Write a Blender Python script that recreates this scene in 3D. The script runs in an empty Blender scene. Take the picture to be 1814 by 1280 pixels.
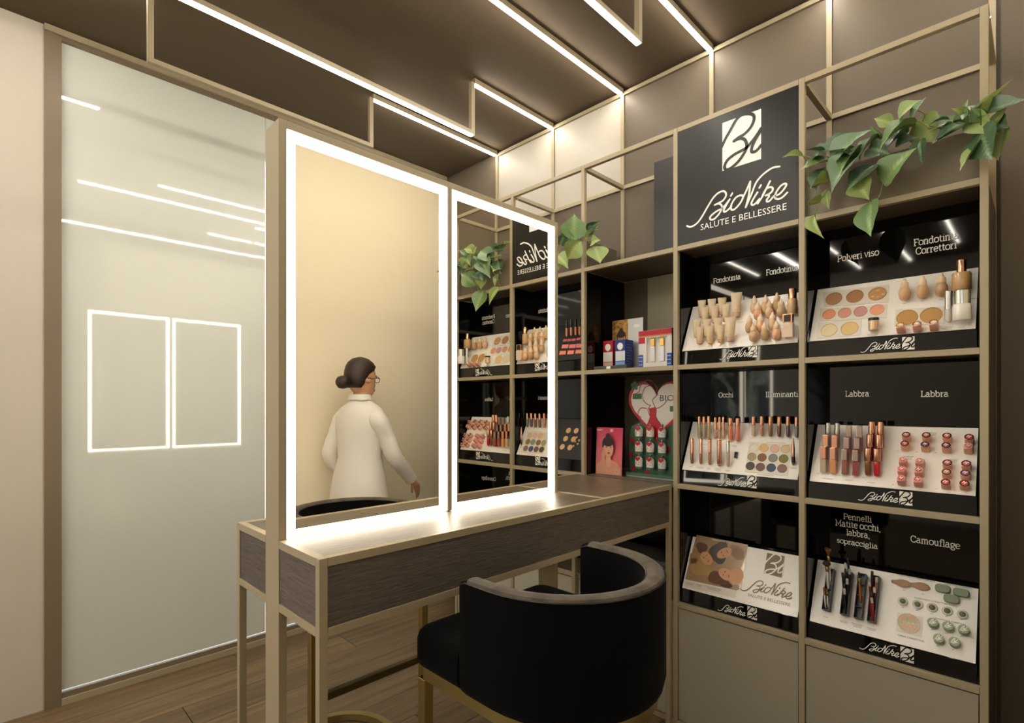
import bpy, bmesh, math, random
from mathutils import Vector, Matrix
random.seed(7)
PI = math.pi
scene = bpy.context.scene
COL = scene.collection

# ------------------------------------------------------------ camera
CAMZ, FPX, HY = 1.378, 940.4, 718.26
YAW = math.radians(45.03)
cam_d = bpy.data.cameras.new('camera'); cam = bpy.data.objects.new('camera', cam_d); COL.objects.link(cam)
cam.location = (0, 0, CAMZ); cam.rotation_euler = (PI/2, 0, YAW)
cam_d.sensor_width = 36.0; cam_d.lens = 36.0*FPX/1814.0; cam_d.shift_y = (HY-640.0)/1814.0
cam_d.clip_start = 0.02
scene.camera = cam
# ------------------------------------------------------------ world, exposure
w = bpy.data.worlds.new('daylight'); scene.world = w; w.use_nodes = True
wn = w.node_tree.nodes; wl = w.node_tree.links
bg = wn['Background']
sky = wn.new('ShaderNodeTexSky'); sky.sky_type = 'HOSEK_WILKIE'; sky.sun_direction = (-0.3, 0.4, 0.86); sky.turbidity = 9
wl.new(sky.outputs[0], bg.inputs[0]); bg.inputs[1].default_value = 5.0
scene.view_settings.view_transform = 'Standard'; scene.view_settings.look = 'None'
scene.view_settings.gamma = 1; scene.view_settings.use_curve_mapping = False
scene.view_settings.exposure = 1.92
LED_STRENGTH = 17.0
MIRROR_LED_STRENGTH = 3.6
scene.cycles.use_denoising = True
scene.cycles.max_bounces = 9
scene.cycles.sample_clamp_indirect = 6
scene.cycles.caustics_reflective = False; scene.cycles.caustics_refractive = False

# ------------------------------------------------------------ pixel helpers (rays of the photograph meeting real planes)
_F = Vector((-math.sin(YAW), math.cos(YAW), 0)); _R = Vector((math.cos(YAW), math.sin(YAW), 0))
def ray(px, py): return _F + _R*((px-907)/FPX) + Vector((0, 0, (HY-py)/FPX))
def atY(px, py, Y):
    d = ray(px, py); t = Y/d.y; return Vector((d.x*t, Y, CAMZ+d.z*t))
def atX(px, py, X):
    d = ray(px, py); t = X/d.x; return Vector((X, d.y*t, CAMZ+d.z*t))
def atPlane(px, py, P0, n):
    d = ray(px, py); C = Vector((0, 0, CAMZ)); t = (P0-C).dot(n)/d.dot(n); return C+d*t

# ------------------------------------------------------------ materials
MATS = {}
def s2l(c): return tuple(((x/255.0)/12.92 if x/255.0 <= .04045 else ((x/255.0+.055)/1.055)**2.4) for x in c)
def mat(name, rgb, rough=.5, metal=0, coat=0, sheen=0, emit=0, trans=0, spec=None, noise=None, bump=None):
    """rgb in sRGB 0-255. noise=(scale vec, amount) varies the colour; bump=(scale vec, strength)"""
    if name in MATS: return MATS[name]
    m = bpy.data.materials.new(name); m.use_nodes = True; nt = m.node_tree; b = nt.nodes['Principled BSDF']
    c = s2l(rgb)+(1,)
    b.inputs['Base Color'].default_value = c; b.inputs['Roughness'].default_value = rough
    b.inputs['Metallic'].default_value = metal; b.inputs['Coat Weight'].default_value = coat
    b.inputs['Coat Roughness'].default_value = .03
    if spec is not None: b.inputs['Specular IOR Level'].default_value = spec
    if sheen:
        b.inputs['Sheen Weight'].default_value = sheen; b.inputs['Sheen Roughness'].default_value = .4
    if trans: b.inputs['Transmission Weight'].default_value = trans
    if emit:
        b.inputs['Emission Color'].default_value = c; b.inputs['Emission Strength'].default_value = emit
    def tex(sc, det=4):
        tc = nt.nodes.new('ShaderNodeTexCoord'); mp = nt.nodes.new('ShaderNodeMapping'); mp.inputs['Scale'].default_value = sc
        n = nt.nodes.new('ShaderNodeTexNoise'); n.inputs['Scale'].default_value = 1; n.inputs['Detail'].default_value = det
        nt.links.new(tc.outputs['Object'], mp.inputs[0]); nt.links.new(mp.outputs[0], n.inputs['Vector']); return n
    if noise:
        n = tex(noise[0], 5); r = nt.nodes.new('ShaderNodeValToRGB')
        a = noise[1]; r.color_ramp.elements[0].position = .3; r.color_ramp.elements[1].position = .7
        r.color_ramp.elements[0].color = tuple(max(0, x*(1-a)) for x in c[:3])+(1,)
        r.color_ramp.elements[1].color = tuple(min(1, x*(1+a)) for x in c[:3])+(1,)
        nt.links.new(n.outputs[0], r.inputs[0]); nt.links.new(r.outputs[0], b.inputs['Base Color'])
    if bump:
        n = tex(bump[0], 6); bp = nt.nodes.new('ShaderNodeBump'); bp.inputs['Strength'].default_value = bump[1]; bp.inputs['Distance'].default_value = .002
        nt.links.new(n.outputs[0], bp.inputs['Height']); nt.links.new(bp.outputs[0], b.inputs['Normal'])
    MATS[name] = m; return m
def led_mat(name, rgb, strength):
    m = bpy.data.materials.new(name); m.use_nodes = True; nt = m.node_tree; nt.nodes.clear()
    o = nt.nodes.new('ShaderNodeOutputMaterial'); e = nt.nodes.new('ShaderNodeEmission')
    e.inputs[0].default_value = s2l(rgb)+(1,); e.inputs[1].default_value = strength
    nt.links.new(e.outputs[0], o.inputs[0]); MATS[name] = m; return m

M_BEIGE = mat('champagne powder coat', (172, 159, 132), .42, spec=.45)
M_BROWNWALL = mat('taupe laminate', (106, 95, 82), .5, spec=.3)
M_BROWNWALL2 = mat('dark taupe laminate', (92, 80, 67), .5, spec=.3)
M_CEIL = mat('dark brown ceiling paint', (98, 85, 69), .75, spec=.15)
M_SHELF = mat('brown shelf laminate', (88, 75, 60), .45)
M_WHITEPANEL = mat('white laminate panel', (186, 180, 168), .5)
M_WALLW = mat('warm white wall paint', (205, 196, 182), .7)
M_CREAM = mat('cream wall paint', (240, 229, 203), .8)
M_GLASSW = mat('white lacquered glass', (218, 221, 212), .55, coat=1.0, spec=.5)
M_GLASSW.node_tree.nodes['Principled BSDF'].inputs['Coat IOR'].default_value = 1.75
M_BLACK = mat('black gloss acrylic', (7, 7, 7), .04, spec=.38)
M_BLACKM = mat('black satin', (22, 20, 19), .35)
M_SIGN = mat('black satin sign', (27, 24, 22), .36, spec=.4)
M_TRAY = mat('white gloss tray', (246, 242, 236), .18)
M_PRINT = mat('white lettering', (250, 249, 245), .5)
M_INK = mat('dark ink', (60, 55, 50), .6)
M_CAB = mat('greige cabinet lacquer', (168, 162, 145), .4)
M_VELVET = mat('black velvet', (6, 5, 5), .95, sheen=.02, spec=.12, noise=((9, 9, 9), .35))
M_VELVETTOP = mat('worn velvet rim', (80, 71, 60), .85, sheen=.12, noise=((26, 26, 26), .5))  # rim top lighter, browner and blotchier than the shell
M_GOLD = mat('brushed brass', (170, 152, 98), .34, metal=1)
M_COPPER = mat('rose gold metal', (214, 160, 132), .18, metal=1)
M_SILVER = mat('silver metal', (200, 196, 190), .18, metal=1)
M_BLACKCAP = mat('black cap', (20, 18, 18), .25)
M_PEACH = mat('nude pink plastic', (226, 172, 146), .35)
M_CREAMT = mat('beige tube plastic', (214, 192, 160), .35)
M_CLEAR = mat('tinted clear plastic', (226, 210, 190), .15, coat=.5)
M_MIRROR = mat('mirror silver', (246, 242, 232), 0.0, metal=1)
M_ACR = mat('clear acrylic', (240, 245, 245), .02, trans=1)
M_LED = led_mat('ceiling led diffuser', (255, 246, 230), LED_STRENGTH)
M_LEDM = led_mat('mirror led diffuser', (255, 242, 218), MIRROR_LED_STRENGTH)

def wood_mat(name, c1, c2, scale, rough, bumps, rot=(0, 0, 0), coat=0):
    m = bpy.data.materials.new(name); m.use_nodes = True; nt = m.node_tree; b = nt.nodes['Principled BSDF']; L = nt.links
    tc = nt.nodes.new('ShaderNodeTexCoord'); mp = nt.nodes.new('ShaderNodeMapping'); mp.inputs['Scale'].default_value = scale; mp.inputs['Rotation'].default_value = rot
    oi = nt.nodes.new('ShaderNodeObjectInfo')
    ad = nt.nodes.new('ShaderNodeVectorMath'); ad.operation = 'ADD'
    cm = nt.nodes.new('ShaderNodeVectorMath'); cm.operation = 'SCALE'; cm.inputs['Scale'].default_value = 37
    L.new(oi.outputs['Random'], cm.inputs[0])
    L.new(tc.outputs['Object'], mp.inputs[0]); L.new(mp.outputs[0], ad.inputs[0]); L.new(cm.outputs[0], ad.inputs[1])
    n = nt.nodes.new('ShaderNodeTexNoise'); n.inputs['Detail'].default_value = 8; n.inputs['Scale'].default_value = 1; n.inputs['Distortion'].default_value = .6; n.inputs['Roughness'].default_value = .65
    L.new(ad.outputs[0], n.inputs['Vector'])
    r = nt.nodes.new('ShaderNodeValToRGB'); r.color_ramp.elements[0].position = .32; r.color_ramp.elements[1].position = .68
    r.color_ramp.elements[0].color = s2l(c1)+(1,); r.color_ramp.elements[1].color = s2l(c2)+(1,)
    L.new(n.outputs[0], r.inputs[0])
    hs = nt.nodes.new('ShaderNodeHueSaturation'); mr = nt.nodes.new('ShaderNodeMapRange'); mr.inputs[3].default_value = .9; mr.inputs[4].default_value = 1.12
    L.new(oi.outputs['Random'], mr.inputs[0]); L.new(mr.outputs[0], hs.inputs['Value']); L.new(r.outputs[0], hs.inputs['Color'])
    L.new(hs.outputs[0], b.inputs['Base Color']); b.inputs['Roughness'].default_value = rough; b.inputs['Coat Weight'].default_value = coat
    bp = nt.nodes.new('ShaderNodeBump'); bp.inputs['Strength'].default_value = bumps; bp.inputs['Distance'].default_value = .003
    L.new(n.outputs[0], bp.inputs['Height']); L.new(bp.outputs[0], b.inputs['Normal'])
    MATS[name] = m; return m
M_FLOOR = wood_mat('oak plank', (90, 73, 51), (136, 113, 82), (26, 1.6, 20), .42, .15)
M_APRON = wood_mat('grey sawn oak', (78, 70, 63), (116, 106, 95), (90, 14, 240), .6, .9)
M_APRONE = wood_mat('grey sawn oak end', (78, 70, 63), (114, 104, 94), (16, 90, 240), .6, .9)
M_TOPW = wood_mat('grey sawn oak top', (78, 67, 55), (126, 111, 91), (150, 9, 40), .38, .5)
M_PLANTER = mat('grey brown planter', (98, 87, 74), .55, noise=((3, 3, 90), .12))

# ------------------------------------------------------------ mesh builder
class MB:
    def __init__(s): s.bm = bmesh.new()
    def box(s, x0, x1, y0, y1, z0, z1, bevel=0):
        b = s.bm; vs = [b.verts.new((x, y, z)) for x in (x0, x1) for y in (y0, y1) for z in (z0, z1)]
        fs = [b.faces.new([vs[i] for i in f]) for f in ((0, 1, 3, 2), (4, 6, 7, 5), (0, 4, 5, 1), (2, 3, 7, 6), (0, 2, 6, 4), (1, 5, 7, 3))]
        if bevel:
            es = list({e for f in fs for e in f.edges})
            bmesh.ops.bevel(b, geom=es, offset=bevel, segments=2, affect='EDGES', profile=.5)
        return s
    def hexa(s, P):  # 8 points: bottom ring 4, top ring 4
        b = s.bm; v = [b.verts.new(p) for p in P]
        for f in ((3, 2, 1, 0), (4, 5, 6, 7), (0, 1, 5, 4), (1, 2, 6, 5), (2, 3, 7, 6), (3, 0, 4, 7)): b.faces.new([v[i] for i in f])
        return s
    def lathe(s, prof, seg=16, c=(0, 0, 0), sx=1, sy=1):
        b = s.bm; rings = []
        for r, z in prof:
            if r < 1e-6: rings.append([b.verts.new((c[0], c[1], c[2]+z))])
            else: rings.append([b.verts.new((c[0]+sx*r*math.cos(2*PI*i/seg), c[1]+sy*r*math.sin(2*PI*i/seg), c[2]+z)) for i in range(seg)])
        for a, d in zip(rings, rings[1:]):
            for i in range(seg):
                j = (i+1) % seg
                if len(a) == 1 and len(d) == 1: continue
                if len(a) == 1: f = [a[0], d[j], d[i]][::-1]; f = [a[0], d[i], d[j]][::-1]
                elif len(d) == 1: f = [a[i], a[j], d[0]]
                else: f = [a[i], a[j], d[j], d[i]]
                b.faces.new(f)
        for rg, rev in ((rings[0], True), (rings[-1], False)):
            if len(rg) > 1: b.faces.new(rg[::-1] if rev else rg)
        return s
    def loft(s, rings, close=True, caps=True):
        b = s.bm; R = [[b.verts.new(p) for p in r] for r in rings]; n = len(R[0])
        for a, d in zip(R, R[1:]):
            for i in range(n if close else n-1):
                j = (i+1) % n; b.faces.new((a[i], a[j], d[j], d[i]))
        if caps: b.faces.new(R[0][::-1]); b.faces.new(R[-1])
        return s
    def tube(s, pts, r, seg=8, r1=None, flat=1):
        pts = [Vector(p) for p in pts]; rings = []; up = Vector((0, 0, 1))
        n = len(pts)
        for i, p in enumerate(pts):
            t = (pts[min(i+1, n-1)]-pts[max(i-1, 0)]).normalized()
            a = t.cross(up)
            if a.length < 1e-3: a = t.cross(Vector((0, 1, 0)))
            a.normalize(); c = a.cross(t)
            rr = r if r1 is None else r+(r1-r)*i/(n-1)
            rings.append([p+a*rr*math.cos(2*PI*k/seg)+c*rr*flat*math.sin(2*PI*k/seg) for k in range(seg)])
        return s.loft(rings)
    def poly(s, pts, d=None):  # flat polygon, optional extrusion vector d
        b = s.bm; a = [b.verts.new(p) for p in pts]; 
        if d is None: b.faces.new(a); return s
        c = [b.verts.new(Vector(p)+Vector(d)) for p in pts]; n = len(a)
        b.faces.new(a[::-1]); b.faces.new(c)
        for i in range(n): b.faces.new((a[i], a[(i+1) % n], c[(i+1) % n], c[i]))
        return s
    def mesh(s, name, m, smooth=False):
        bmesh.ops.recalc_face_normals(s.bm, faces=s.bm.faces)
        me = bpy.data.meshes.new(name); s.bm.to_mesh(me); s.bm.free()
        ms = m if isinstance(m, (list, tuple)) else [m]
        for x in ms: me.materials.append(x)
        if smooth:
            me.polygons.foreach_set('use_smooth', [True]*len(me.polygons))
            me.set_sharp_from_angle(angle=math.radians(40))
        return me
    def build(s, name, m, parent=None, smooth=False): return link(name, s.mesh(name, m, smooth), parent)
def link(name, me, parent=None):
    o = bpy.data.objects.new(name, me); COL.objects.link(o)
    if parent: o.parent = parent
    return o
def tag(o, label=None, cat=None, group=None, kind=None):
    if label: o['label'] = label
    if cat: o['category'] = cat
    if group: o['group'] = group
    if kind: o['kind'] = kind
    return o
def thing(name, label, cat, loc=(0, 0, 0), rz=0, group=None):
    o = bpy.data.objects.new(name, None); COL.objects.link(o); o.empty_display_size = .05
    o.location = loc; o.rotation_euler = (0, 0, rz); return tag(o, label, cat, group)
def struct(o): o['kind'] = 'structure'; return o
def B(name, m, parent, x0, x1, y0, y1, z0, z1, bevel=0): return MB().box(x0, x1, y0, y1, z0, z1, bevel).build(name, m, parent)

# strokes: flat ribbons lying on a plane
def catmull(p, n=6, closed=False):
    P = [Vector(q) for q in p]; out = []
    N = len(P)
    for i in range(N if closed else N-1):
        a = P[(i-1) % N] if closed or i > 0 else P[0]*2-P[1]
        b, c = P[i], P[(i+1) % N]
        d = P[(i+2) % N] if closed or i+2 < N else P[-1]*2-P[-2]
        for k in range(n):
            t = k/n; out.append(.5*((2*b)+(c-a)*t+(2*a-5*b+4*c-d)*t*t+(3*b-a-3*c+d)*t**3))
    out.append(P[0] if closed else P[-1]); return out
def ribbon(mb, pts, wd, n, th=.0006, disc=6):
    """one continuous strip of width wd along pts on the plane with normal n, raised a little more with every stroke; round ends"""
    n = Vector(n).normalized(); mb.lv = getattr(mb, 'lv', 0)+1; off = n*(th+.00005*mb.lv)
    P = [Vector(pts[0])]
    for p in pts[1:]:
        if (Vector(p)-P[-1]).length > wd*.04: P.append(Vector(p))
    if len(P) < 2: return
    b = mb.bm; N = len(P); row = []
    closed = (P[0]-P[-1]).length < wd*.3 and N > 4
    for i, p in enumerate(P):
        t0 = (p-P[i-1]).normalized() if i else ((P[-1]-P[-2]).normalized() if closed else (P[1]-p).normalized())
        t1 = (P[i+1]-p).normalized() if i < N-1 else ((P[1]-P[0]).normalized() if closed else t0)
        t = t0+t1
        if t.length < .2: t = t1
        t.normalize(); k = 1/max(.6, t.dot(t1)); a = n.cross(t)*wd/2*k
        row.append((b.verts.new(p-a+off), b.verts.new(p+a+off)))
    for u, v in zip(row, row[1:]):
        try: b.faces.new((u[0], v[0], v[1], u[1]))
        except Exception: pass
    if disc and not closed:
        for (l, r), p, t in ((row[0], P[0], (P[0]-P[1]).normalized()), (row[-1], P[-1], (P[-1]-P[-2]).normalized())):
            a = (r.co-l.co).normalized(); arc = [b.verts.new(p+off+(-a*math.cos(PI*k/disc)+t*math.sin(PI*k/disc))*wd/2) for k in range(1, disc)]
            b.faces.new([l]+arc+[r])
GL = {
'a': (.95, [[(.1, .8), (.3, 1), (.55, .95), (.65, .7), (.65, .35), (.65, 0)], [(.65, .55), (.35, .58), (.08, .4), (.1, .1), (.35, 0), (.65, .2)]], [[(.62, .04), (.88, .04)]]),
'b': (1.0, [[(.15, .75), (.4, 1), (.75, .85), (.84, .5), (.75, .15), (.4, 0), (.15, .2)]], [[(.15, 1.45), (.15, 0)], [(-.04, 1.42), (.15, 1.42)]]),
'c': (.88, [[(.75, .75), (.6, .97), (.35, 1), (.1, .75), (.08, .4), (.3, .02), (.6, .03), (.78, .22)]], [[(.75, .97), (.75, .7)]]),
'd': (1.02, [[(.75, .75), (.5, 1), (.17, .85), (.08, .5), (.17, .15), (.5, 0), (.75, .2)]], [[(.75, 1.45), (.75, .03)], [(.55, 1.42), (.75, 1.42)], [(.75, .03), (.95, .03)]]),
'e': (.92, [[(.8, .52), (.72, .87), (.45, 1), (.15, .8), (.08, .45), (.25, .08), (.5, 0), (.78, .15)]], [[(.1, .52), (.8, .52)]]),
'f': (.62, [[(.62, 1.35), (.45, 1.47), (.28, 1.3), (.27, 1.0), (.27, .5), (.27, 0)]], [[(.05, 0), (.5, 0)], [(.05, .97), (.52, .97)]]),
'g': (.92, [[(.42, 1), (.7, .85), (.68, .5), (.42, .38), (.15, .5), (.13, .85), (.42, 1)], [(.25, .42), (.15, .22), (.3, .1), (.65, .05), (.8, -.15), (.65, -.4), (.35, -.42), (.1, -.25), (.15, -.05), (.3, .08)]], [[(.66, .88), (.9, .98)]]),
'h': (1.0, [[(.17, .7), (.4, 1), (.65, .95), (.74, .7), (.74, .3), (.74, 0)]], [[(.17, 1.45), (.17, 0)], [(-.02, 1.42), (.17, 1.42)], [(.0, 0), (.36, 0)], [(.56, 0), (.92, 0)]]),
'i': (.5, [], [[(.24, .97), (.24, 0)], [(.04, .97), (.24, .97)], [(.03, 0), (.45, 0)], [(.24, 1.3), (.24, 1.38)]]),
'l': (.5, [], [[(.24, 1.45), (.24, 0)], [(.04, 1.42), (.24, 1.42)], [(.03, 0), (.45, 0)]]),
'm': (1.5, [[(.17, .7), (.38, 1), (.6, .95), (.68, .7), (.68, .3), (.68, 0)], [(.68, .7), (.9, 1), (1.12, .95), (1.2, .7), (1.2, .3), (1.2, 0)]], [[(.17, .97), (.17, 0)], [(-.02, .97), (.17, .97)], [(.0, 0), (.34, 0)], [(.54, 0), (.84, 0)], [(1.05, 0), (1.38, 0)]]),
'n': (1.0, [[(.17, .7), (.4, 1), (.65, .95), (.74, .7), (.74, .3), (.74, 0)]], [[(.17, .97), (.17, 0)], [(-.02, .97), (.17, .97)], [(.0, 0), (.36, 0)], [(.56, 0), (.92, 0)]]),
'o': (.95, [[(.46, 1), (.78, .85), (.86, .5), (.78, .15), (.46, 0), (.14, .15), (.06, .5), (.14, .85), (.46, 1)]], []),
'p': (1.0, [[(.15, .75), (.4, 1), (.75, .85), (.84, .5), (.75, .15), (.4, 0), (.15, .2)]], [[(.15, .97), (.15, -.45)], [(-.04, .97), (.15, .97)], [(-.02, -.45), (.36, -.45)]]),
'r': (.72, [[(.2, .6), (.38, .93), (.64, .97)]], [[(.2, .97), (.2, 0)], [(.0, .97), (.2, .97)], [(.0, 0), (.45, 0)]]),
's': (.78, [[(.62, .78), (.5, .97), (.25, .97), (.12, .78), (.25, .57), (.5, .45), (.65, .25), (.5, .02), (.22, .02), (.08, .22)]], []),
't': (.66, [[(.27, 1.3), (.27, .9), (.27, .3), (.38, .02), (.6, .1)]], [[(.04, .95), (.54, .95)]]),
'u': (1.02, [[(.2, .97), (.2, .6), (.2, .3), (.35, .02), (.58, .05), (.74, .3)]], [[(.74, .97), (.74, .03)], [(.0, .97), (.2, .97)], [(.56, .97), (.74, .97)], [(.74, .03), (.94, .03)]]),
'v': (.9, [], [[(.1, .97), (.44, 0), (.78, .97)], [(-.02, .97), (.26, .97)], [(.62, .97), (.9, .97)]]),
',': (.38, [[(.18, .08), (.2, -.1), (.1, -.25)]], []),
'C': (1.18, [[(1.0, 1.05), (.8, 1.35), (.5, 1.4), (.18, 1.15), (.08, .7), (.2, .25), (.55, 0), (.85, .05), (1.04, .3)]], [[(1.0, 1.4), (1.0, 1.0)]]),
'F': (1.05, [], [[(.24, 1.37), (.24, 0)], [(.04, 1.37), (.95, 1.37), (.95, 1.08)], [(.24, .7), (.72, .7)], [(.04, 0), (.48, 0)]]),
'I': (.55, [], [[(.26, 1.37), (.26, 0)], [(.04, 1.37), (.48, 1.37)], [(.04, 0), (.48, 0)]]),
'L': (1.02, [], [[(.24, 1.37), (.24, .03), (.92, .03), (.92, .36)], [(.04, 1.37), (.46, 1.37)], [(.04, .03), (.3, .03)]]),
'M': (1.5, [], [[(.22, 0), (.22, 1.37), (.72, .3), (1.22, 1.37), (1.22, 0)], [(.02, 1.37), (.22, 1.37)], [(1.22, 1.37), (1.42, 1.37)], [(.02, 0), (.44, 0)], [(1.0, 0), (1.42, 0)]]),
'O': (1.3, [[(.62, 1.4), (1.05, 1.18), (1.17, .7), (1.05, .22), (.62, 0), (.19, .22), (.07, .7), (.19, 1.18), (.62, 1.4)]], []),
'P': (1.08, [[(.24, 1.37), (.6, 1.37), (.95, 1.22), (.95, .8), (.6, .62), (.24, .62)]], [[(.24, 1.37), (.24, 0)], [(.04, 1.37), (.3, 1.37)], [(.04, 0), (.48, 0)]]),
' ': (.42, [], []),
}
def slab_text(mb, txt, x0, x1, z, h, y, wd=.20):
    """slab serif text on the plane Y=y facing -Y, from x0 to x1, baseline z, cap height h"""
    tw = sum(GL[c][0] for c in txt); sx = (x1-x0)/tw; sz = h/1.4; x = x0
    for c in txt:
        adv, cur, lin = GL[c]
        for p in cur: ribbon(mb, [Vector((x+q.x*sx, y, z+q.y*sz)) for q in catmull([Vector((a, b)) for a, b in p], 4)], wd*(sx+sz)/2, (0, -1, 0), .0003, 0)
        for p in lin: ribbon(mb, [Vector((x+a*sx, y, z+b*sz)) for a, b in p], wd*(sx+sz)/2, (0, -1, 0), .0003, 0)
        x += adv*sx
def font_mesh(name, txt, m, size, xa, ya, org, parent, align='LEFT', sx=1.0):
    """plain sans text as a mesh: xa, ya are the reading and up directions"""
    cu = bpy.data.curves.new(name, 'FONT'); cu.body = txt; cu.size = size; cu.align_x = align; cu.resolution_u = 2; cu.extrude = 0
    t = bpy.data.objects.new('tmp_text', cu); COL.objects.link(t)
    dg = bpy.context.evaluated_depsgraph_get(); me = bpy.data.meshes.new_from_object(t.evaluated_get(dg))
    bpy.data.objects.remove(t)
    xa = Vector(xa).normalized(); ya = Vector(ya).normalized(); n = xa.cross(ya)
    M = Matrix(((xa.x*sx, ya.x, n.x, org[0]), (xa.y*sx, ya.y, n.y, org[1]), (xa.z*sx, ya.z, n.z, org[2]), (0, 0, 0, 1)))
    me.transform(M); me.materials.clear(); me.materials.append(m)
    return link(name, me, parent)

# the script logo, traced as pen strokes in a 985x1280 frame starting at photo pixel (1210,285), scale 9.85
LOGO = [
 [(65, 1130), (120, 1148), (200, 1115), (275, 1045), (350, 930), (430, 790), (510, 660), (580, 580), (650, 535), (710, 525), (745, 560), (740, 620), (690, 690), (620, 730), (550, 765)],
 [(550, 765), (610, 742), (660, 760), (678, 810), (655, 870), (610, 940), (540, 1010), (485, 1022), (465, 985), (510, 930), (590, 870), (660, 835), (730, 770), (812, 665)],
 [(812, 665), (745, 780), (708, 860), (722, 885), (770, 860), (840, 790)],
 [(858, 560), (832, 605)],
 [(1030, 598), (985, 600), (920, 635), (865, 710), (832, 790), (845, 848), (895, 840), (965, 770), (1020, 690), (1045, 625), (1030, 598)],
 [(1041, 640), (1100, 520), (1171, 355)], [(1171, 355), (1152, 560), (1120, 700), (1091, 805)],
 [(1091, 805), (1186, 590), (1266, 390), (1346, 280), (1446, 190), (1566, 115), (1681, 95)],
 [(1296, 545), (1236, 640), (1191, 730), (1206, 765), (1256, 745), (1330, 660)], [(1356, 420), (1331, 465)],
 [(1516, 350), (1456, 470), (1386, 610), (1301, 740)],
 [(1386, 600), (1446, 490), (1516, 455), (1561, 470), (1556, 520), (1506, 570), (1441, 600)],
 [(1441, 600), (1486, 592), (1496, 620), (1460, 670), (1464, 705), (1506, 695), (1566, 630), (1606, 590)],
 [(1610, 605), (1686, 570), (1766, 480), (1801, 410), (1766, 395), (1696, 440), (1626, 540), (1601, 620), (1616, 655), (1676, 660), (1746, 620), (1816, 550)]]
SQ = [(140, 372), (140, 1210), (818, 995), (818, 118)]
SQS = [
 [(110, 830), (150, 745), (200, 640), (290, 480), (380, 320), (480, 230), (600, 210), (680, 230), (695, 310), (640, 440), (530, 560), (430, 620), (345, 685)],
 [(345, 685), (450, 640), (530, 660), (565, 740), (555, 830), (500, 930), (420, 1040), (300, 1150), (210, 1185), (180, 1130), (230, 1020), (350, 920), (480, 850), (560, 800), (620, 740), (700, 640), (770, 540), (818, 460)],
 [(818, 500), (740, 620), (670, 760), (650, 840), (665, 875), (720, 865), (780, 810), (825, 750)]]
SIGN_Y = 2.121
def _lp(x, y): p = atY(1210+x/9.85, 285+y/9.85, SIGN_Y); return (p.x, p.z)
def _qp(x, y): p = atY(1265+x/9.85, 180+y/9.85, SIGN_Y); return (p.x, p.z)
LOGO_UV = [[_lp(*p) for p in st] for st in LOGO]
SQ_UV = [_qp(*p) for p in SQ]; SQS_UV = [[_qp(*p) for p in st] for st in SQS]
_lx0, _lz0 = LOGO_UV[0][0]; _lw = LOGO_UV[7][-1][0]-_lx0
_sx0, _sz0 = SQ_UV[1]; _sw = SQ_UV[2][0]-_sx0
def draw_logo(mb, org, xa, ya, width, wd=.0125, asp=1.0):
    """word logo; org = start of the first swash; width = whole width; asp stretches the height"""
    xa = Vector(xa).normalized(); ya = Vector(ya).normalized(); n = xa.cross(ya); k = width/(LOGO_UV[-1][-1][0]-_lx0)
    for st in LOGO_UV:
        pts = [Vector(((a-_lx0)*k, (b-_lz0)*k*asp)) for a, b in st]
        pts = catmull(pts, 5) if len(pts) > 3 else pts
        ribbon(mb, [Vector(org)+xa*p.x+ya*p.y for p in pts], wd, n)
def draw_square(mb, org, xa, ya, size):
    xa = Vector(xa).normalized(); ya = Vector(ya).normalized(); n = xa.cross(ya); k = size/_sw
    mb.poly([Vector(org)+xa*((a-_sx0)*k)+ya*((b-_sz0)*k)+n*.0005 for a, b in SQ_UV])
def draw_square_strokes(mb, org, xa, ya, size, wd):
    xa = Vector(xa).normalized(); ya = Vector(ya).normalized(); n = xa.cross(ya); k = size/_sw
    for st in SQS_UV:
        pts = catmull([Vector(((a-_sx0)*k, (b-_sz0)*k)) for a, b in st], 5)
        ribbon(mb, [Vector(org)+xa*p.x+ya*p.y for p in pts], wd, n, th=.0012)

# ============================================================ SETTING
XA, W, D, DB = -.1354, .5, 2.123, 2.474          # post A left face, bay width, shelf front, back grid face
LV = [.5297, 1.0415, 1.5533, 2.0651, 2.577, 3.089]
GX, CEIL = -3.217, 3.105
PX = [XA-W*i for i in range(6)]

floor = struct(B('floor', mat('sub floor', (60, 48, 36), .8), None, -3.9, 2.16, -3.4, 2.6, -.06, -.012))
x = -3.78; row = 0
while x < 2.0:
    y = -3.4+(row*.53) % 1.4-1.4
    while y < 2.52:
        y0, y1 = max(y, -3.38), min(y+1.397, 2.52)
        if y1-y0 > .05 and not (y0 > .96 and x+.1 > .5):
            B('floor_plank', M_FLOOR, floor, x+.0012, x+.1988, y0+.001, y1, -.012, 0)
        y += 1.4
    x += .2; row += 1
struct(B('ceiling', M_CEIL, None, -3.9, 2.16, -3.4, 2.6, CEIL, CEIL+.06))
wb = struct(B('wall_back', M_BROWNWALL2, None, -3.3, .62, 2.496, 2.56, 0, CEIL))
for i in range(-1, 6):      # laminate panels of the back wall, one per grid module
    x1 = PX[i]+.0 if i >= 0 else PX[0]+.5
    x0 = x1-W+.02
    if i == -1: x0, x1 = PX[0]+.03, .5
    if i == 5: x0, x1 = -3.2, PX[5]-.004
    if i in (-1, 5):
        B('wall_panel', M_BROWNWALL, wb, x0+.002, x1-.002, 2.484, 2.496, .02, LV[5]); continue
    for k in range(6):
        z0 = 0.02 if k == 0 else LV[k-1]; z1 = LV[k]-.02 if 0 <= i < 5 else LV[k]-.001
        m = M_WHITEPANEL if (k == 5 and i in (3, 4)) else M_BROWNWALL
        B('wall_panel', m, wb, x0+.002, x1-.002, 2.484, 2.496, z0+.002, z1-.002)
struct(B('wall_left', M_WALLW, None, -3.27, -3.2, -1.3, .2, 0, CEIL))
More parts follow.
